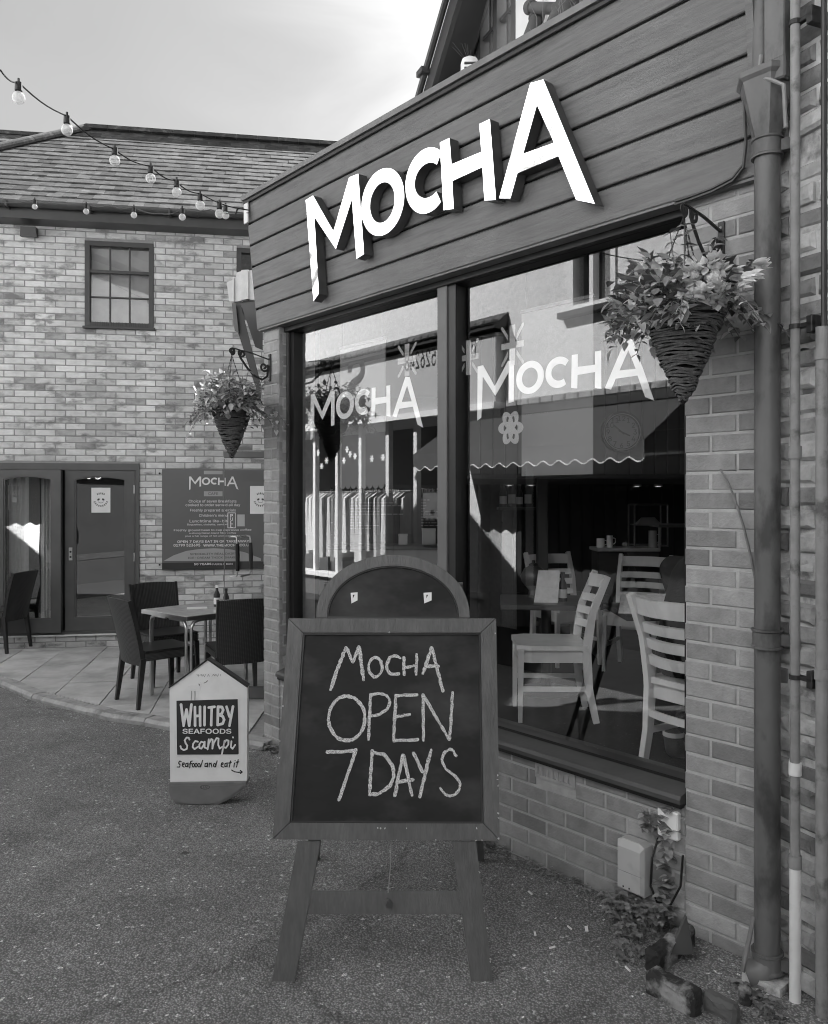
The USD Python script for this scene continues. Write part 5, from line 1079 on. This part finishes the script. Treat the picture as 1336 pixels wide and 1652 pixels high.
# ------------------------------------------------------------------ clutter on the shop roof behind the fascia
def rp(px, py, z): return dep(px, py, z)
RFZ = 3.80
def pot(label, a, b, r, mat=M_terra):
    a, b = np.array(a), np.array(b); t = thing('clay_pipe', label, 'clay pipe', a)
    d = b - a; part(t, 'shaft', tube([d * 0, d * .5, d], [r, r, r * .95], 16), mat, smooth=40); part(t, 'collar', tube([d * .86, d * .87, d * .99, d * 1.0], [r * 1.02, r * 1.25, r * 1.25, r * 1.1], 16), mat, smooth=40)
pot('dark clay pipe lying level on the shop roof before the gable window', rp(905, 14, 4.25), rp(853, 12, 4.5), .030)
pot('slanting clay pipe standing against the level one on the shop roof', rp(842, 92, 4.35), rp(868, 22, 4.5), .034)
pot('fat tapered clay pot leaning on the shop roof near the dry grass', rp(892, 62, 4.0), rp(930, -25, 4.15), .062)
pot('second fat clay pot leaning behind the dry grass on the shop roof', rp(945, 40, 3.85), rp(972, -45, 3.95), .055)
gr = []
for i in range(70):
    px = rng.choice([rng.uniform(905, 1010), rng.uniform(860, 1060)]); t_ = rng.uniform(3.75, 4.1); b_ = dep(px, (92 - (px - 830) * .53) + 10, t_)
    h_ = rng.uniform(.08, .26); gr.append(tube([b_, b_ + [rng.uniform(-.02, .02), rng.uniform(-.02, .02), h_ * .6], b_ + [rng.uniform(-.07, .07), rng.uniform(-.03, .03), h_]], [.0022, .0016, .0006], 4))
o_ = gr[0].vertices[0].copy(); g_ = cat(gr); g_.apply_translation(-o_); solo('dry_grass', g_, M_conduit, 'thin dry grass stalks growing along the top of the fascia', 'grass', o_)
vb = rp(758, 118, 4.75); vt = thing('vent_cowl', 'small pale slotted vent with wiry grass behind the fascia top', 'vent', vb)
part(vt, 'body', lathe([(0, -.05), (.052, -.05), (.052, .05), (.045, .075), (.02, .09), (0, .09)], 16), M_white, smooth=40)
for i in range(3): part(vt, 'slot', cbox(-.035, .035, -.056, -.045, -.03 + i * .028, -.018 + i * .028, .002), M_dkmetal)
part(vt, 'grass', cat([tube([(0, 0, .05), (rng.uniform(-.12, .02), 0, rng.uniform(.12, .19))], .0018, 4) for _ in range(9)]), M_iron)

# ------------------------------------------------------------------ low wall fittings, weeds, kerb stones, litter
sw_ = lambda px, py, out=0.0: (lambda a: S.w(a[0], -out, a[1]))(S.at(px, py, -out))
ma, mb_ = S.at(1008, 1425, -.0), S.at(1058, 1345, -.0)
mt = thing('meter_box', 'pale grey rounded plastic meter box on the low brick wall', 'meter box', S.w(ma[0], 0, ma[1]), S.deg)
w_, h_ = mb_[0] - ma[0] - .02, .205
bx_ = hull([(x, y, z) for x0_, x1_, y in ((0, w_, .006), (0, w_, -.05), (.012, w_ - .012, -.066)) for x in (x0_, x1_) for z in ((0, h_) if y > -.06 else (.012, h_ - .02))] + [(w_ * .2, -.05, h_ + .012), (w_ * .8, -.05, h_ + .012), (w_ * .2, .0, h_ + .012), (w_ * .8, .0, h_ + .012)])
part(mt, 'cover', bx_, M_meter); part(mt, 'seam', box(.004, w_ - .004, -.0665, -.0655, .085, .087), M_conduit)
for i in range(2): part(mt, 'screw', tube([(w_ * .3 + i * .03, -.0675, .022), (w_ * .3 + i * .03, -.064, .022)], .004, 6), M_iron)
pa_0, pb_0 = S.at(1065, 1345), S.at(1100, 1312)
sp_ = thing('cover_plate', 'small white blank plate on the low wall beside the meter box', 'plate', S.w(pa_0[0], 0, pa_0[1]), S.deg)
part(sp_, 'plate', cbox(0, pb_0[0] - pa_0[0] - .006, -.022, .006, 0, pb_0[1] - pa_0[1], .005), M_white); part(sp_, 'screw', tube([(.015, -.024, .04), (.015, -.02, .04)], .004, 6), M_iron)
cab = [sw_(1062, 1352, .02), sw_(1052, 1385, .05), sw_(1050, 1430, .03), sw_(1060, 1455, .02), sw_(1082, 1460, .02), sw_(1098, 1430, .015), sw_(1102, 1380, .012)]
solo('loose_cable', tube([c - cab[0] for c in cab], .005, 6), M_black, 'loose black cable looping from the meter box to the wall corner', 'cable', cab[0])
M_ivy = [leafm('ivy_dark', .17), leafm('ivy_pale', .32)]
def weeds(name, label, cat_, spots, seed, lo, hi):
    rr = random.Random(seed); ms = [[], []]; st = []
    for p, n, rad, h in spots:
        for i in range(n):
            a = rr.uniform(0, 6.28); q = np.array(p) + np.array([rad * rr.random() * math.cos(a), rad * rr.random() * math.sin(a), 0]); z = h * rr.random()
            l_ = rr.uniform(lo, hi); d = (math.cos(a), math.sin(a), rr.uniform(-.1, .5)); c = q + np.array([0, 0, z])
            st.append(tube([q * [1, 1, 0] + [0, 0, max(q[2], 0)], c], .0011, 3, False))
            for k in range(3): ms[rr.choice([0, 1])].append(leaf(c, (math.cos(a + k * 2.1), math.sin(a + k * 2.1), rr.uniform(-.2, .4)), (0, 0, 1), l_, l_ * 1.1, .3))
    o = np.array(spots[0][0]) * [1, 1, 0]; t = thing(name, label, cat_, o)
    for k in range(2):
        m = cat(ms[k]); m.apply_translation(-o); part(t, 'leaves', m, M_ivy[k], kind='stuff')
    m = cat(st); m.apply_translation(-o); part(t, 'stems', m, M_stem, kind='stuff')
wb = lambda s, out, z=0.0: S.w(s, -out, z)
weeds('weed', 'low weeds spreading between the meter box and the stone edging', 'weed', [(wb(-.28 + .03 * i, .05 + .03 * (i % 3)), 14, .09, .09) for i in range(8)] + [(wb(-.10, .22), 22, .10, .09), (wb(-.18, .14), 24, .11, .1), (wb(-.06, .10), 18, .08, .13), (wb(-.03, .33), 12, .06, .05)], 3, .012, .028)
weeds('weed', 'thin line of weeds along the foot of the low brick wall', 'weed', [(wb(s, rng.uniform(.01, .05)), rng.randint(4, 11), .05, .035) for s in np.arange(-1.25, -.35, .06)], 4, .008, .018)
weeds('weed', 'tuft of weeds just right of the pavement board', 'weed', [(wb(-1.22 + i * .05, .03), 16, .06, .06) for i in range(3)], 5, .012, .026)
weeds('weed', 'small weeds at the bottom right under the pipes', 'weed', [(wb(.36 + .05 * i, .20 + .03 * i), 10, .07, .04) for i in range(4)], 6, .010, .024)
weeds('weed', 'few weeds at the foot of the narrow left pier', 'weed', [(wb(-3.3 + .06 * i, .05), 8, .06, .05) for i in range(4)], 8, .015, .03)
iv = []
weeds('ivy', 'climbing ivy with heart shaped leaves on the wall corner beside the meter box', 'ivy', [(wb(-.075 + .012 * math.sin(i * 1.7), .012 + .01 * (i % 2), .05 + .028 * i), 3, .035, .02) for i in range(16)] + [(wb(-.15, .02, .36 + .02 * i), 2, .03, .02) for i in range(4)], 7, .022, .04)
def stone(label, a, b, w, h, seed, mat):
    a, b = np.array(a) * [1, 1, 0], np.array(b) * [1, 1, 0]; t = (b - a); ln = np.linalg.norm(t); t /= ln; n = np.array([-t[1], t[0], 0])
    m = cbox(0, ln, -w / 2, w / 2, -.02, h, .012).subdivide_to_size(.014); m.vertices += (meshkit.fbm(m.vertices * 38 + seed * 7, 4, seed) - .5)[:, None] * np.array([.014, .014, .018])
    m.vertices = m.vertices[:, :1] * t + m.vertices[:, 1:2] * n + m.vertices[:, 2:] * [0, 0, 1]
    return solo('edging_stone', m, mat, label, 'stone', a)
M_stone = gm('edging_stone', .27, .35, 14, .9, 1.6, 45, dark=.025, dsc=9, dlim=(.42, .55))
stone('smooth edging stone running from the wall corner out to the weeds', gnd(1050, 1525, .1), gnd(1112, 1478, .1), .06, .075, 1, M_stone)
stone('long broken edging stone with pale worn top facing the asphalt', gnd(1048, 1548, .1), gnd(1128, 1590, .1), .07, .075, 2, M_stone)
stone('short dark edging stone beside the downpipe foot', gnd(1136, 1580, .09), gnd(1192, 1612, .08), .05, .06, 3, M_terra)
stone('pale broken lump of mortar at the downpipe foot', gnd(1192, 1580, .08), gnd(1212, 1575, .09), .045, .06, 4, M_stone)
stone('flat cut brick lying under the short dark stone', gnd(1140, 1605, .03), gnd(1175, 1612, .03), .05, .035, 5, M_brick[1])
sl0 = gnd(1118, 1560, .0); d0_ = [gnd(1080, 1540, .04) - sl0, gnd(1120, 1540, .03) - sl0, dep(1108, 1478, 3.22) - sl0]
solo('slate_shard', hull([p + o for p in d0_ for o in (np.array([0, 0, 0]), np.array([-.006, .008, 0]))]), M_dkmetal, 'triangular slate shard leaning inside the stone edging', 'slate', sl0)
solo('short_pipe', tube([gnd(1198, 1568, .06) * 0, dep(1216, 1480, 3.02) - gnd(1198, 1568, .06)], .009, 8), M_castiron, 'short thin pipe slanting up to the downpipe from the edging', 'pipe', gnd(1198, 1568, .06))
gl_ = 'pale litter scraps on the asphalt'
for i, (px, py, lb, s) in enumerate(((855, 1752 - 310, 'small round pale scrap on asphalt beside the board leg', 1), (863, 1508, 'pale scrap on asphalt nearest the board foot', .8), (919, 1498, 'narrow white scrap left of the pair on asphalt', 1), (946, 1500, 'broad white scrap right of the pair on asphalt', 1.2), (891, 1530, 'white cigarette end on asphalt before the pair of scraps', 1), (1013, 1565, 'white cigarette end by the corner of the stone edging', 1.2), (1108, 1605, 'curled dry leaf in front of the long edging stone', 1.6), (1160, 1630, 'small pale chip before the short dark stone', .9), (430, 1246, 'tiny white scrap at the foot of the left pier', 1.0))):
    p = gnd(px, py); a = rng.uniform(0, 3.14); c_, s_ = math.cos(a), math.sin(a); l_, w_ = .013 * s, .0045 * s
    if 'cigarette' in lb or 'narrow' in lb: m = tube([(-l_ * c_, -l_ * s_, .004), (l_ * c_, l_ * s_, .004)], .0038, 8)
    else: m = hull([(x * c_ - y * s_, x * s_ + y * c_, z + (.006 if x > 0 else 0)) for x in (-l_, l_ * .8) for y in (-w_ * 1.3, w_) for z in (.001, .003)])
    solo('litter_scrap', m, M_paper, lb, 'litter', p, group=gl_)
lf = gnd(292, 1378); solo('dead_leaf', leaf((0, 0, .004), (1, .2, .05), (0, 0, 1), .05, .03, .2), M_terra, 'dark dead leaf lying alone on the asphalt', 'leaf', lf)
# = thing('drain_cover', 'small dark round drain cover set in the asphalt', 'drain cover', gc_)
#part(dcv, 'rim', lathe([(.075, .001), (.075, .005), (.085, .005), (.085, .001)], 28), M_iron); part(dcv, 'grate', cat([cbox(-.07, .07, y - .006, y + .006, .001, .004, .001) for y in np.linspace(-.05, .05, 6)]), M_iron)

# ------------------------------------------------------------------ inside the cafe
FL = .40
hz = lambda py, Z: EYE + (HY - py) / F * Z
hx_ = lambda px, Z: (px - CX) / F * Z
bk = thing('bulkhead', 'grey boarded bulkhead above the cafe counter behind the glass', 'bulkhead', (hx_(735, 6.0), 6.0, hz(765, 6.0)))
x = 0
while x < 2.6: part(bk, 'panel_board', cbox(x + .002, x + .088, 0, .02, 0, 1.0, .004), M_header); x += .09
part(bk, 'bottom_rail', box(0, 2.6, -.005, .025, -.03, -.002), M_dkwood)
ck = thing('wall_clock', 'round dark rimmed clock on the boarded bulkhead behind the glass', 'clock', (hx_(1003, 5.95), 5.97, hz(697, 5.95)))
rc = 33 / F * 5.95
disc = lambda r0, r1, y0, y1: prism(Point(0, 0).buffer(r1, 24).difference(Point(0, 0).buffer(r0, 24)) if r0 else Point(0, 0).buffer(r1, 24), y0, y1)
part(ck, 'rim', disc(rc * .82, rc, -.04, .0), M_black); part(ck, 'rim_edge', disc(rc * .86, rc * .90, -.046, -.0405), M_chrome); part(ck, 'dial', disc(0, rc * .84, -.02, -.01), gm('clock_dial', .22, .05, 4, .5))
for k in range(1, 13):
    a = math.pi / 2 - k * math.pi / 6; m = xz(text(str(k), .035, None, .001, False, True), -.0205); m.apply_translation([rc * .66 * math.cos(a), 0, rc * .66 * math.sin(a) - .017]); part(ck, 'numeral', m, M_black)
for nm, a, l_ in (('hour_hand', -25, .42), ('minute_hand', 140, .5)): part(ck, nm, prism(LineString([(-.02 * math.cos(math.radians(a)), -.02 * math.sin(math.radians(a))), (rc * l_ * math.cos(math.radians(a)), rc * l_ * math.sin(math.radians(a)))]).buffer(.005), -.026, -.023), M_black)
# grey sheets hanging just behind the panes
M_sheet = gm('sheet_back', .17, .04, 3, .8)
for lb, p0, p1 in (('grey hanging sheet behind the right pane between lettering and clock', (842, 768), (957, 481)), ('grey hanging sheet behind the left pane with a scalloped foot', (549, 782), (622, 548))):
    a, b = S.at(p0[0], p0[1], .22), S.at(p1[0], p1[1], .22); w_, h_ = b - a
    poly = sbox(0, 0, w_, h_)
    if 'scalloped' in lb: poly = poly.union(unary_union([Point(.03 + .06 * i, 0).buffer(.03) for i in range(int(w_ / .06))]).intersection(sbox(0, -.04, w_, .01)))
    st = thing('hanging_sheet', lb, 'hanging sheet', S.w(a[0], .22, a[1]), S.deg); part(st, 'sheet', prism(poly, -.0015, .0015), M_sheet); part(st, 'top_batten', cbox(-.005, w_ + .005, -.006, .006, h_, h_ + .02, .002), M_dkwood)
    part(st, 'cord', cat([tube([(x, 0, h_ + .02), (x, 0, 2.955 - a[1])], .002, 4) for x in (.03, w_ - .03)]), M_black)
# menu boards and counter at the back left
for i, (tx, pa0, pa1, lb) in enumerate((('Beverages', 478, 545, 'black menu board of drinks above the counter seen through the left pane'), ('Light Bites Menu', 560, 662, 'black menu board of light meals above the counter seen through the left pane'), ('Thick Shakes', 674, 742, 'black menu board of shakes above the counter beside the mullion'))):
    Z = 7.6; x0_, x1_ = hx_(pa0, Z), hx_(pa1, Z); z0_, z1_ = hz(862, Z), hz(782, Z)
    mbd = thing('menu_board', lb, 'menu board', (x0_, Z, z0_)); part(mbd, 'board', cbox(0, x1_ - x0_, 0, .02, 0, z1_ - z0_, .003), M_chalkb)
    m = xz(text(tx, .04, min((x1_ - x0_) * .8, .44), .001, False), -.0002); m.apply_translation([.03, 0, z1_ - z0_ - .07]); part(mbd, 'heading', m, M_white)
    dl = []
    for r_ in range(11):
        xx = .03
        while xx < x1_ - x0_ - .08:
            l_ = rng.uniform(.012, .05); dl.append(sbox(xx, .05 + r_ * .026, xx + l_, .058 + r_ * .026)); xx += l_ + .012
            if rng.random() < .15: break
    part(mbd, 'small_print', prism(unary_union(dl), -.001, -.0002), gm('faded_print', .32, .3, 30, .6))
ct = thing('counter', 'pale fronted cafe counter below the menu boards', 'counter', (hx_(470, 7.2), 7.2, FL))
cw = hx_(716, 7.2) - hx_(470, 7.2); ch = hz(880, 7.2) - FL
part(ct, 'front_panel', box(0, cw, 0, .03, 0, ch - .04), M_panel2); part(ct, 'worktop', cbox(-.02, cw + .02, -.03, .3, ch - .039, ch, .006), M_dkwood)
for px, w_, h_, lb in ((692, .12, .14, 'white box standing on the counter end by the mullion'), (650, .08, .09, 'small pale carton on the counter left of the white box')):
    t = thing('carton', lb, 'box', (hx_(px, 7.3), 7.32, FL + ch)); part(t, 'carton_body', cbox(-w_ / 2, w_ / 2, 0, .1, 0, h_, .003), M_paper); part(t, 'lid_flap', cbox(-w_ / 2 - .002, w_ / 2 + .002, -.003, .103, h_ * .86, h_ + .002, .001), M_paper)
# chairs
def cafe_chair(label, loc, rot):
    t = thing('wooden_chair', label, 'chair', loc, rot, 'pale wooden ladder back chairs in the cafe')
    py_ = lambda z: np.interp(z, [0, .2, .43, .66, .88], [-.25, -.205, -.19, -.225, -.315])
    for s in (-1, 1):
        part(t, 'back_post', strip([(s * (.195 + .012 * max(0, (z - .45)) / .5), py_(z), z) for z in np.linspace(0, .88, 18)], .032, np.interp(np.linspace(0, 1, 18), [0, .45, 1], [.036, .054, .034]), (0, 1, .15)), M_wood, smooth=35)
        part(t, 'leg', hull([(s * .19 + a, .20 + b, .44) for a in (-.018, .018) for b in (-.018, .018)] + [(s * .195 + a, .205 + b, 0) for a in (-.012, .012) for b in (-.012, .012)]), M_wood)
        part(t, 'stretcher', beam((s * .19, -.20, .20), (s * .192, .20, .20), .016, .03), M_wood)
    for z, h_ in ((.555, .048), (.638, .048), (.718, .048), (.825, .082)):
        xs_ = np.linspace(-.188, .188, 12); part(t, 'back_slat', strip([(x, py_(z) + .012 - .055 * (1 - (x / .188) ** 2), z) for x in xs_], .022, h_, (0, -.2, 1)), M_wood, smooth=35)
    o = [(-.205, -.19), (.205, -.19), (.215, .14), (.18, .215), (-.18, .215), (-.215, .14)]; part(t, 'seat', slab(Polygon(o).buffer(.012), .435, .465), M_wood, smooth=30); part(t, 'seat_apron', slab(Polygon(o).buffer(-.006).difference(Polygon(o).buffer(-.03)), .36, .434), M_wood)
    xs_ = np.linspace(-.185, .185, 10); part(t, 'stretcher', strip([(x, -.205 - .03 * (1 - (x / .185) ** 2), .29) for x in xs_], .016, .035, (0, 0, 1)), M_wood, smooth=35)
    return t
cafe_chair('pale wooden ladder back chair near the glass with the seated person', (1.437, 4.06, FL), -58)
cafe_chair('pale wooden ladder back chair turned sideways at the dark table', (.85, 5.18, FL), 88)
def cafe_table(label, loc, w_, d_, rot=0):
    t = thing('cafe_table', label, 'table', loc, rot); part(t, 'table_top', cbox(-w_ / 2, w_ / 2, -d_ / 2, d_ / 2, .605, .64, .006), M_dkwood)
    part(t, 'pedestal', tube([(0, 0, .02), (0, 0, .604)], .035, 12), M_iron, smooth=40); part(t, 'foot', lathe([(0, 0), (.22, 0), (.22, .012), (.04, .03), (0, .03)], 24), M_iron, smooth=30); return t
cafe_table('dark cafe table behind the sideways chair with menu and sauce bottle', (.92, 5.78, FL), .64, .6, -6)
cafe_table('dark cafe table beside the seated person with a newspaper on it', (1.70, 5.32, FL), .84, .62, 0)
Tz = FL + .64
ca = np.array([hx_(882, 5.62), 5.62, Tz]); mc = thing('menu_card', 'pale menu card propped up on the dark cafe table', 'menu', ca, -8)
part(mc, 'front_leaf', hull([(-.085, 0, 0), (.075, 0, 0), (-.055, .04, .215), (.09, .04, .215), (-.085, .003, 0), (.075, .003, 0), (-.055, .043, .215), (.09, .043, .215)]), gm('menu_print', .55, .2, 18, .5)); part(mc, 'rear_leaf', hull([(-.075, .10, 0), (.085, .10, 0), (-.055, .045, .214), (.09, .045, .214), (-.075, .103, 0), (.085, .103, 0), (-.055, .047, .214), (.09, .047, .214)]), M_paper)
bottle('sauce_bottle', 'dark sauce bottle with round pale sticker on the dark cafe table', (hx_(908, 5.7), 5.7, Tz), .20, .030, M_black, M_black)
rp_ = thing('round_pot', 'round bellied dark pot standing behind the propped menu card', 'pot', (hx_(861, 5.95), 5.95, Tz))
part(rp_, 'belly', lathe([(0, .0), (.045, .0), (.035, .05), (.085, .11), (.095, .15), (.07, .20), (.03, .225), (0, .225)], 22), gm('brown_glaze', .07, .2, 8, .25), smooth=50); part(rp_, 'lid', lathe([(0, .222), (.034, .222), (.034, .235), (.012, .245), (.012, .262), (0, .264)], 16), M_iron, smooth=50)
np0 = np.array([hx_(1035, 5.12), 5.12, Tz]); nw = thing('newspaper', 'open pale newspaper tilted on the table before the seated person', 'newspaper', np0, -8)
part(nw, 'page', hull([(-.15, -.10, .012), (.12, -.12, .015), (-.11, .10, .10), (.16, .09, .11), (-.15, -.10, .008), (.12, -.12, .010), (-.11, .10, .094), (.16, .09, .104)]), gm('newsprint', .82, .25, 30, .8)); part(nw, 'page', hull([(.125, -.12, .010), (.33, -.05, .05), (.165, .09, .105), (.36, .12, .13), (.125, -.12, .006), (.33, -.05, .046), (.165, .09, .10), (.36, .12, .126)]), gm('newsprint', .6))
# serving shelf with cups, posts, lamps
sh = thing('serving_shelf', 'thin pale edged serving shelf deep in the dark cafe', 'shelf', (hx_(963, 6.9), 6.9, hz(890, 6.9)))
shw = hx_(1066, 6.9) - hx_(963, 6.9); part(sh, 'shelf_board', cbox(0, shw, 0, .3, 0, .03, .004), M_panel2); part(sh, 'upright', cbox(shw - .015, shw, -.0, .02, .031, .2, .002), M_panel2); part(sh, 'shelf_front', box(.02, shw, .05, .3, -.9, -.002), M_dkwood)
part(sh, 'upper_shelf', cbox(shw - .015, shw + .6, 0, .3, .201, .225, .003), M_panel)
sz_ = hz(890, 6.9) + .03
def mug(label, px, h_, r_, mat):
    t = thing('mug', label, 'mug', (hx_(px, 7.0), 7.0, sz_)); part(t, 'mug_body', lathe([(0, 0), (r_, 0), (r_, h_), (r_ * .88, h_), (r_ * .85, .01), (0, .01)], 16), mat, smooth=40); part(t, 'handle', tube([(r_, 0, h_ * .8), (r_ + .02, 0, h_ * .75), (r_ + .022, 0, h_ * .4), (r_, 0, h_ * .25)], .004, 6), mat)
mug('wide white mug at the left end of the serving shelf', 969, .075, .033, M_white); mug('tall white jug second on the serving shelf', 984, .10, .026, M_white); mug('stacked pale cups at the right end of the serving shelf', 1053, .14, .034, M_panel2)
col = thing('timber_post', 'grey timber post standing in the dark cafe left of centre', 'post', (hx_(876, 7.0), 7.0, FL)); part(col, 'post', cbox(-.045, .045, 0, .09, 0, 1.95, .004), M_header); part(col, 'post_cap', cbox(-.055, .055, -.01, .1, 1.951, 1.99, .004), M_header)
for px, py, lb in ((822, 784, 'glowing downlight left of the timber post'), (857, 784, 'glowing downlight just left of the timber post top'), (1028, 785, 'glowing downlight under the bulkhead left of the other right one'), (1062, 785, 'glowing downlight nearest the right pier')):
    t = thing('downlight', lb, 'lamp', (hx_(px, 7.8), 7.8, hz(py, 7.8)), 0, 'small glowing downlights in the cafe'); part(t, 'ring', lathe([(.028, 0), (.04, 0), (.04, .02), (.028, .02)], 16), M_chrome); part(t, 'lens', lathe([(0, .001), (.027, .001), (.027, .006), (0, .006)], 16), M_lamp)
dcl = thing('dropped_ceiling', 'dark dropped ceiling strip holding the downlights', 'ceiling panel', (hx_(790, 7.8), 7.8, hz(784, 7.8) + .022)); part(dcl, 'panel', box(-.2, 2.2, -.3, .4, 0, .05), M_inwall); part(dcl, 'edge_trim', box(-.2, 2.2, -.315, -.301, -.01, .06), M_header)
for i, (px, py, Z, h_, lb) in enumerate(((812, 818, 8.3, .26, 'first bottle from the left on the dim back shelf'), (826, 818, 8.3, .30, 'tall bottle second from the left on the dim back shelf'), (838, 818, 8.3, .24, 'short bottle third from the left on the dim back shelf'), (852, 818, 8.3, .3, 'tall bottle nearest the timber post on the dim back shelf'))):
    bottle('shelf_bottle', lb, (hx_(px, Z), Z, hz(py, Z)), h_, .036, M_iron if i % 2 else M_dkmetal, M_conduit, 'bottles on the dim back shelf')
bs = thing('back_shelf', 'dim shelf of bottles at the back of the cafe left of the post', 'shelf', (hx_(803, 8.3), 8.2, hz(818, 8.3) - .03)); part(bs, 'shelf_board', box(0, .42, 0, .2, 0, .028), M_dkwood); part(bs, 'shelf_bracket', box(.05, .08, .02, .2, -.12, -.002), M_iron)
gl0 = thing('cake_case', 'glass cake case with metal edges standing on the serving shelf', 'display case', (hx_(1024, 7.05), 7.05, sz_)); e_ = .0075
part(gl0, 'metal_edges', cat([tube([(x, y, 0), (x, y, .36)], e_, 4) for x in (0, .28) for y in (0, .2)] + [tube([(0, y, z), (.28, y, z)], e_, 4) for y in (0, .2) for z in (0.01, .36)]), M_chrome, kind='stuff'); part(gl0, 'tray', box(.01, .27, .01, .19, .18, .19), M_chrome); part(gl0, 'cakes', hull([(.04, .04, .191), (.24, .04, .191), (.24, .16, .191), (.04, .16, .191), (.08, .08, .25), (.2, .1, .25)]), M_panel2)
pf = thing('framed_print', 'small framed pale print hanging behind the seated person', 'picture', (hx_(1046, 7.6), 7.6, hz(970, 7.6))); part(pf, 'frame', prism(sbox(0, 0, .22, .34).difference(sbox(.02, .02, .2, .32)), -.02, 0), M_dkwood); part(pf, 'print', box(.02, .2, -.008, -.004, .02, .32), M_panel); part(pf, 'pale_label', box(.03, .19, -.011, -.0085, .03, .11), M_paper)
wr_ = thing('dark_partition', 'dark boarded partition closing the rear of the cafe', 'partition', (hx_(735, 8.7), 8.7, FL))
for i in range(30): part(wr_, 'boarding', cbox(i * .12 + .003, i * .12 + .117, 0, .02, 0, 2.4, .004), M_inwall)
ch3 = cafe_chair('dim wooden ladder back chair deep in the cafe beyond the newspaper table', (1.75, 6.55, FL), 150)
cafe_chair('dim wooden ladder back chair behind the sideways chair beyond the dark table', (1.25, 6.85, FL), 200)
# ------------------------------------------------------------------ person on the near chair, reading
import manifold3d as m3
def limb(ch):
    out = []
    for (a, ra_), (b, rb_) in zip(ch[:-1], ch[1:]):
        out.append(m3.Manifold.batch_hull([m3.Manifold.sphere(ra_, 20).translate(a), m3.Manifold.sphere(rb_, 20).translate(b)]))
    return out
def body(chains, refine=.02, it=6):
    m = m3.Manifold.batch_boolean([x for c in chains for x in limb(c)], m3.OpType.Add).refine_to_length(refine).to_mesh()
    t = trimesh.Trimesh(m.vert_properties[:, :3], m.tri_verts, process=True); trimesh.smoothing.filter_taubin(t, iterations=it); return t
pr = thing('person', 'person in dark clothes sitting on the near wooden chair, leaning over a newspaper', 'person', (1.375, 4.17, FL), -58)
z0 = .47
arms = lambda s: [((s * .17, .10, z0 + .50), .062), ((s * .235, .24, z0 + .29), .046), ((s * .14, .50, z0 + .30), .033)]
legs = lambda s: [((s * .10, .0, z0 + .09), .088), ((s * .11, .38, z0 + .075), .062), ((s * .10, .22, z0 - .15), .050), ((s * .09, .0, .11), .036), ((s * .09, .09, .045), .036), ((s * .09, .15, .04), .034)]
part(pr, 'body', body([[((0, 0, z0 + .10), .135), ((0, .02, z0 + .25), .125), ((0, .10, z0 + .44), .130), ((0, .16, z0 + .55), .07), ((0, .21, z0 + .62), .052), ((0, .25, z0 + .68), .06)], [((-.14, .10, z0 + .50), .07), ((.14, .10, z0 + .50), .07)],
     [((0, .28, z0 + .74), .088), ((0, .31, z0 + .68), .062), ((0, .34, z0 + .645), .04)], [((0, .365, z0 + .70), .014), ((0, .385, z0 + .675), .013)], [((-.085, .27, z0 + .715), .015), ((-.088, .265, z0 + .69), .011)], [((.085, .27, z0 + .715), .015), ((.088, .265, z0 + .69), .011)],
     arms(-1), arms(1), legs(-1), legs(1)] + [[((s * .14, .50, z0 + .30), .030), ((s * .11, .56, z0 + .295), .030)] for s in (-1, 1)] + [[((s * (.13 - k * .017), .565 - .004 * abs(k - 1), z0 + .295), .0095), ((s * (.122 - k * .017), .61 + .006 * (k in (1, 2)), z0 + .30), .0088), ((s * (.118 - k * .016), .640 + .008 * (k in (1, 2)), z0 + .288), .0078)] for s in (-1, 1) for k in range(4)] + [[((s * .10, .545, z0 + .31), .0105), ((s * .075, .575, z0 + .32), .0085)] for s in (-1, 1)], .012, 5), M_skin, smooth=60)
part(pr, 'jacket', body([[((0, -.01, z0 + .09), .155), ((0, .01, z0 + .25), .145), ((0, .09, z0 + .45), .148), ((0, .15, z0 + .56), .075)], [((-.15, .10, z0 + .49), .085), ((.15, .10, z0 + .49), .085)]] + [[((s * .17, .10, z0 + .50), .078), ((s * .24, .24, z0 + .285), .060), ((s * .15, .47, z0 + .30), .044)] for s in (-1, 1)], .02, 8), M_cloth, smooth=60)
part(pr, 'trousers', body([[((s * .10, .0, z0 + .09), .105), ((s * .11, .39, z0 + .075), .075), ((s * .10, .22, z0 - .15), .062), ((s * .09, .02, .13), .050)] for s in (-1, 1)], .02, 8), M_cloth, smooth=60)
part(pr, 'hair', body([[((0, .268, z0 + .765), .097), ((0, .240, z0 + .70), .088), ((0, .215, z0 + .65), .060)], [((-.03, .30, z0 + .79), .075), ((.03, .30, z0 + .79), .075)]], .014, 4), gm('dark_hair', .03, .5, 60, .7, .5, 90), smooth=60)
for s in (-1, 1):
    part(pr, 'boot', body([[((s * .09, .0, .13), .050), ((s * .09, .01, .07), .050), ((s * .09, .09, .05), .046), ((s * .09, .16, .042), .042)]], .02, 4), gm('boot_leather', .03, .3, 20, .35), smooth=60)
    part(pr, 'boot_band', lathe([(.051, -.012), (.054, -.01), (.054, .01), (.051, .012)], 18, (s * .09, .0, .145)), M_paper)
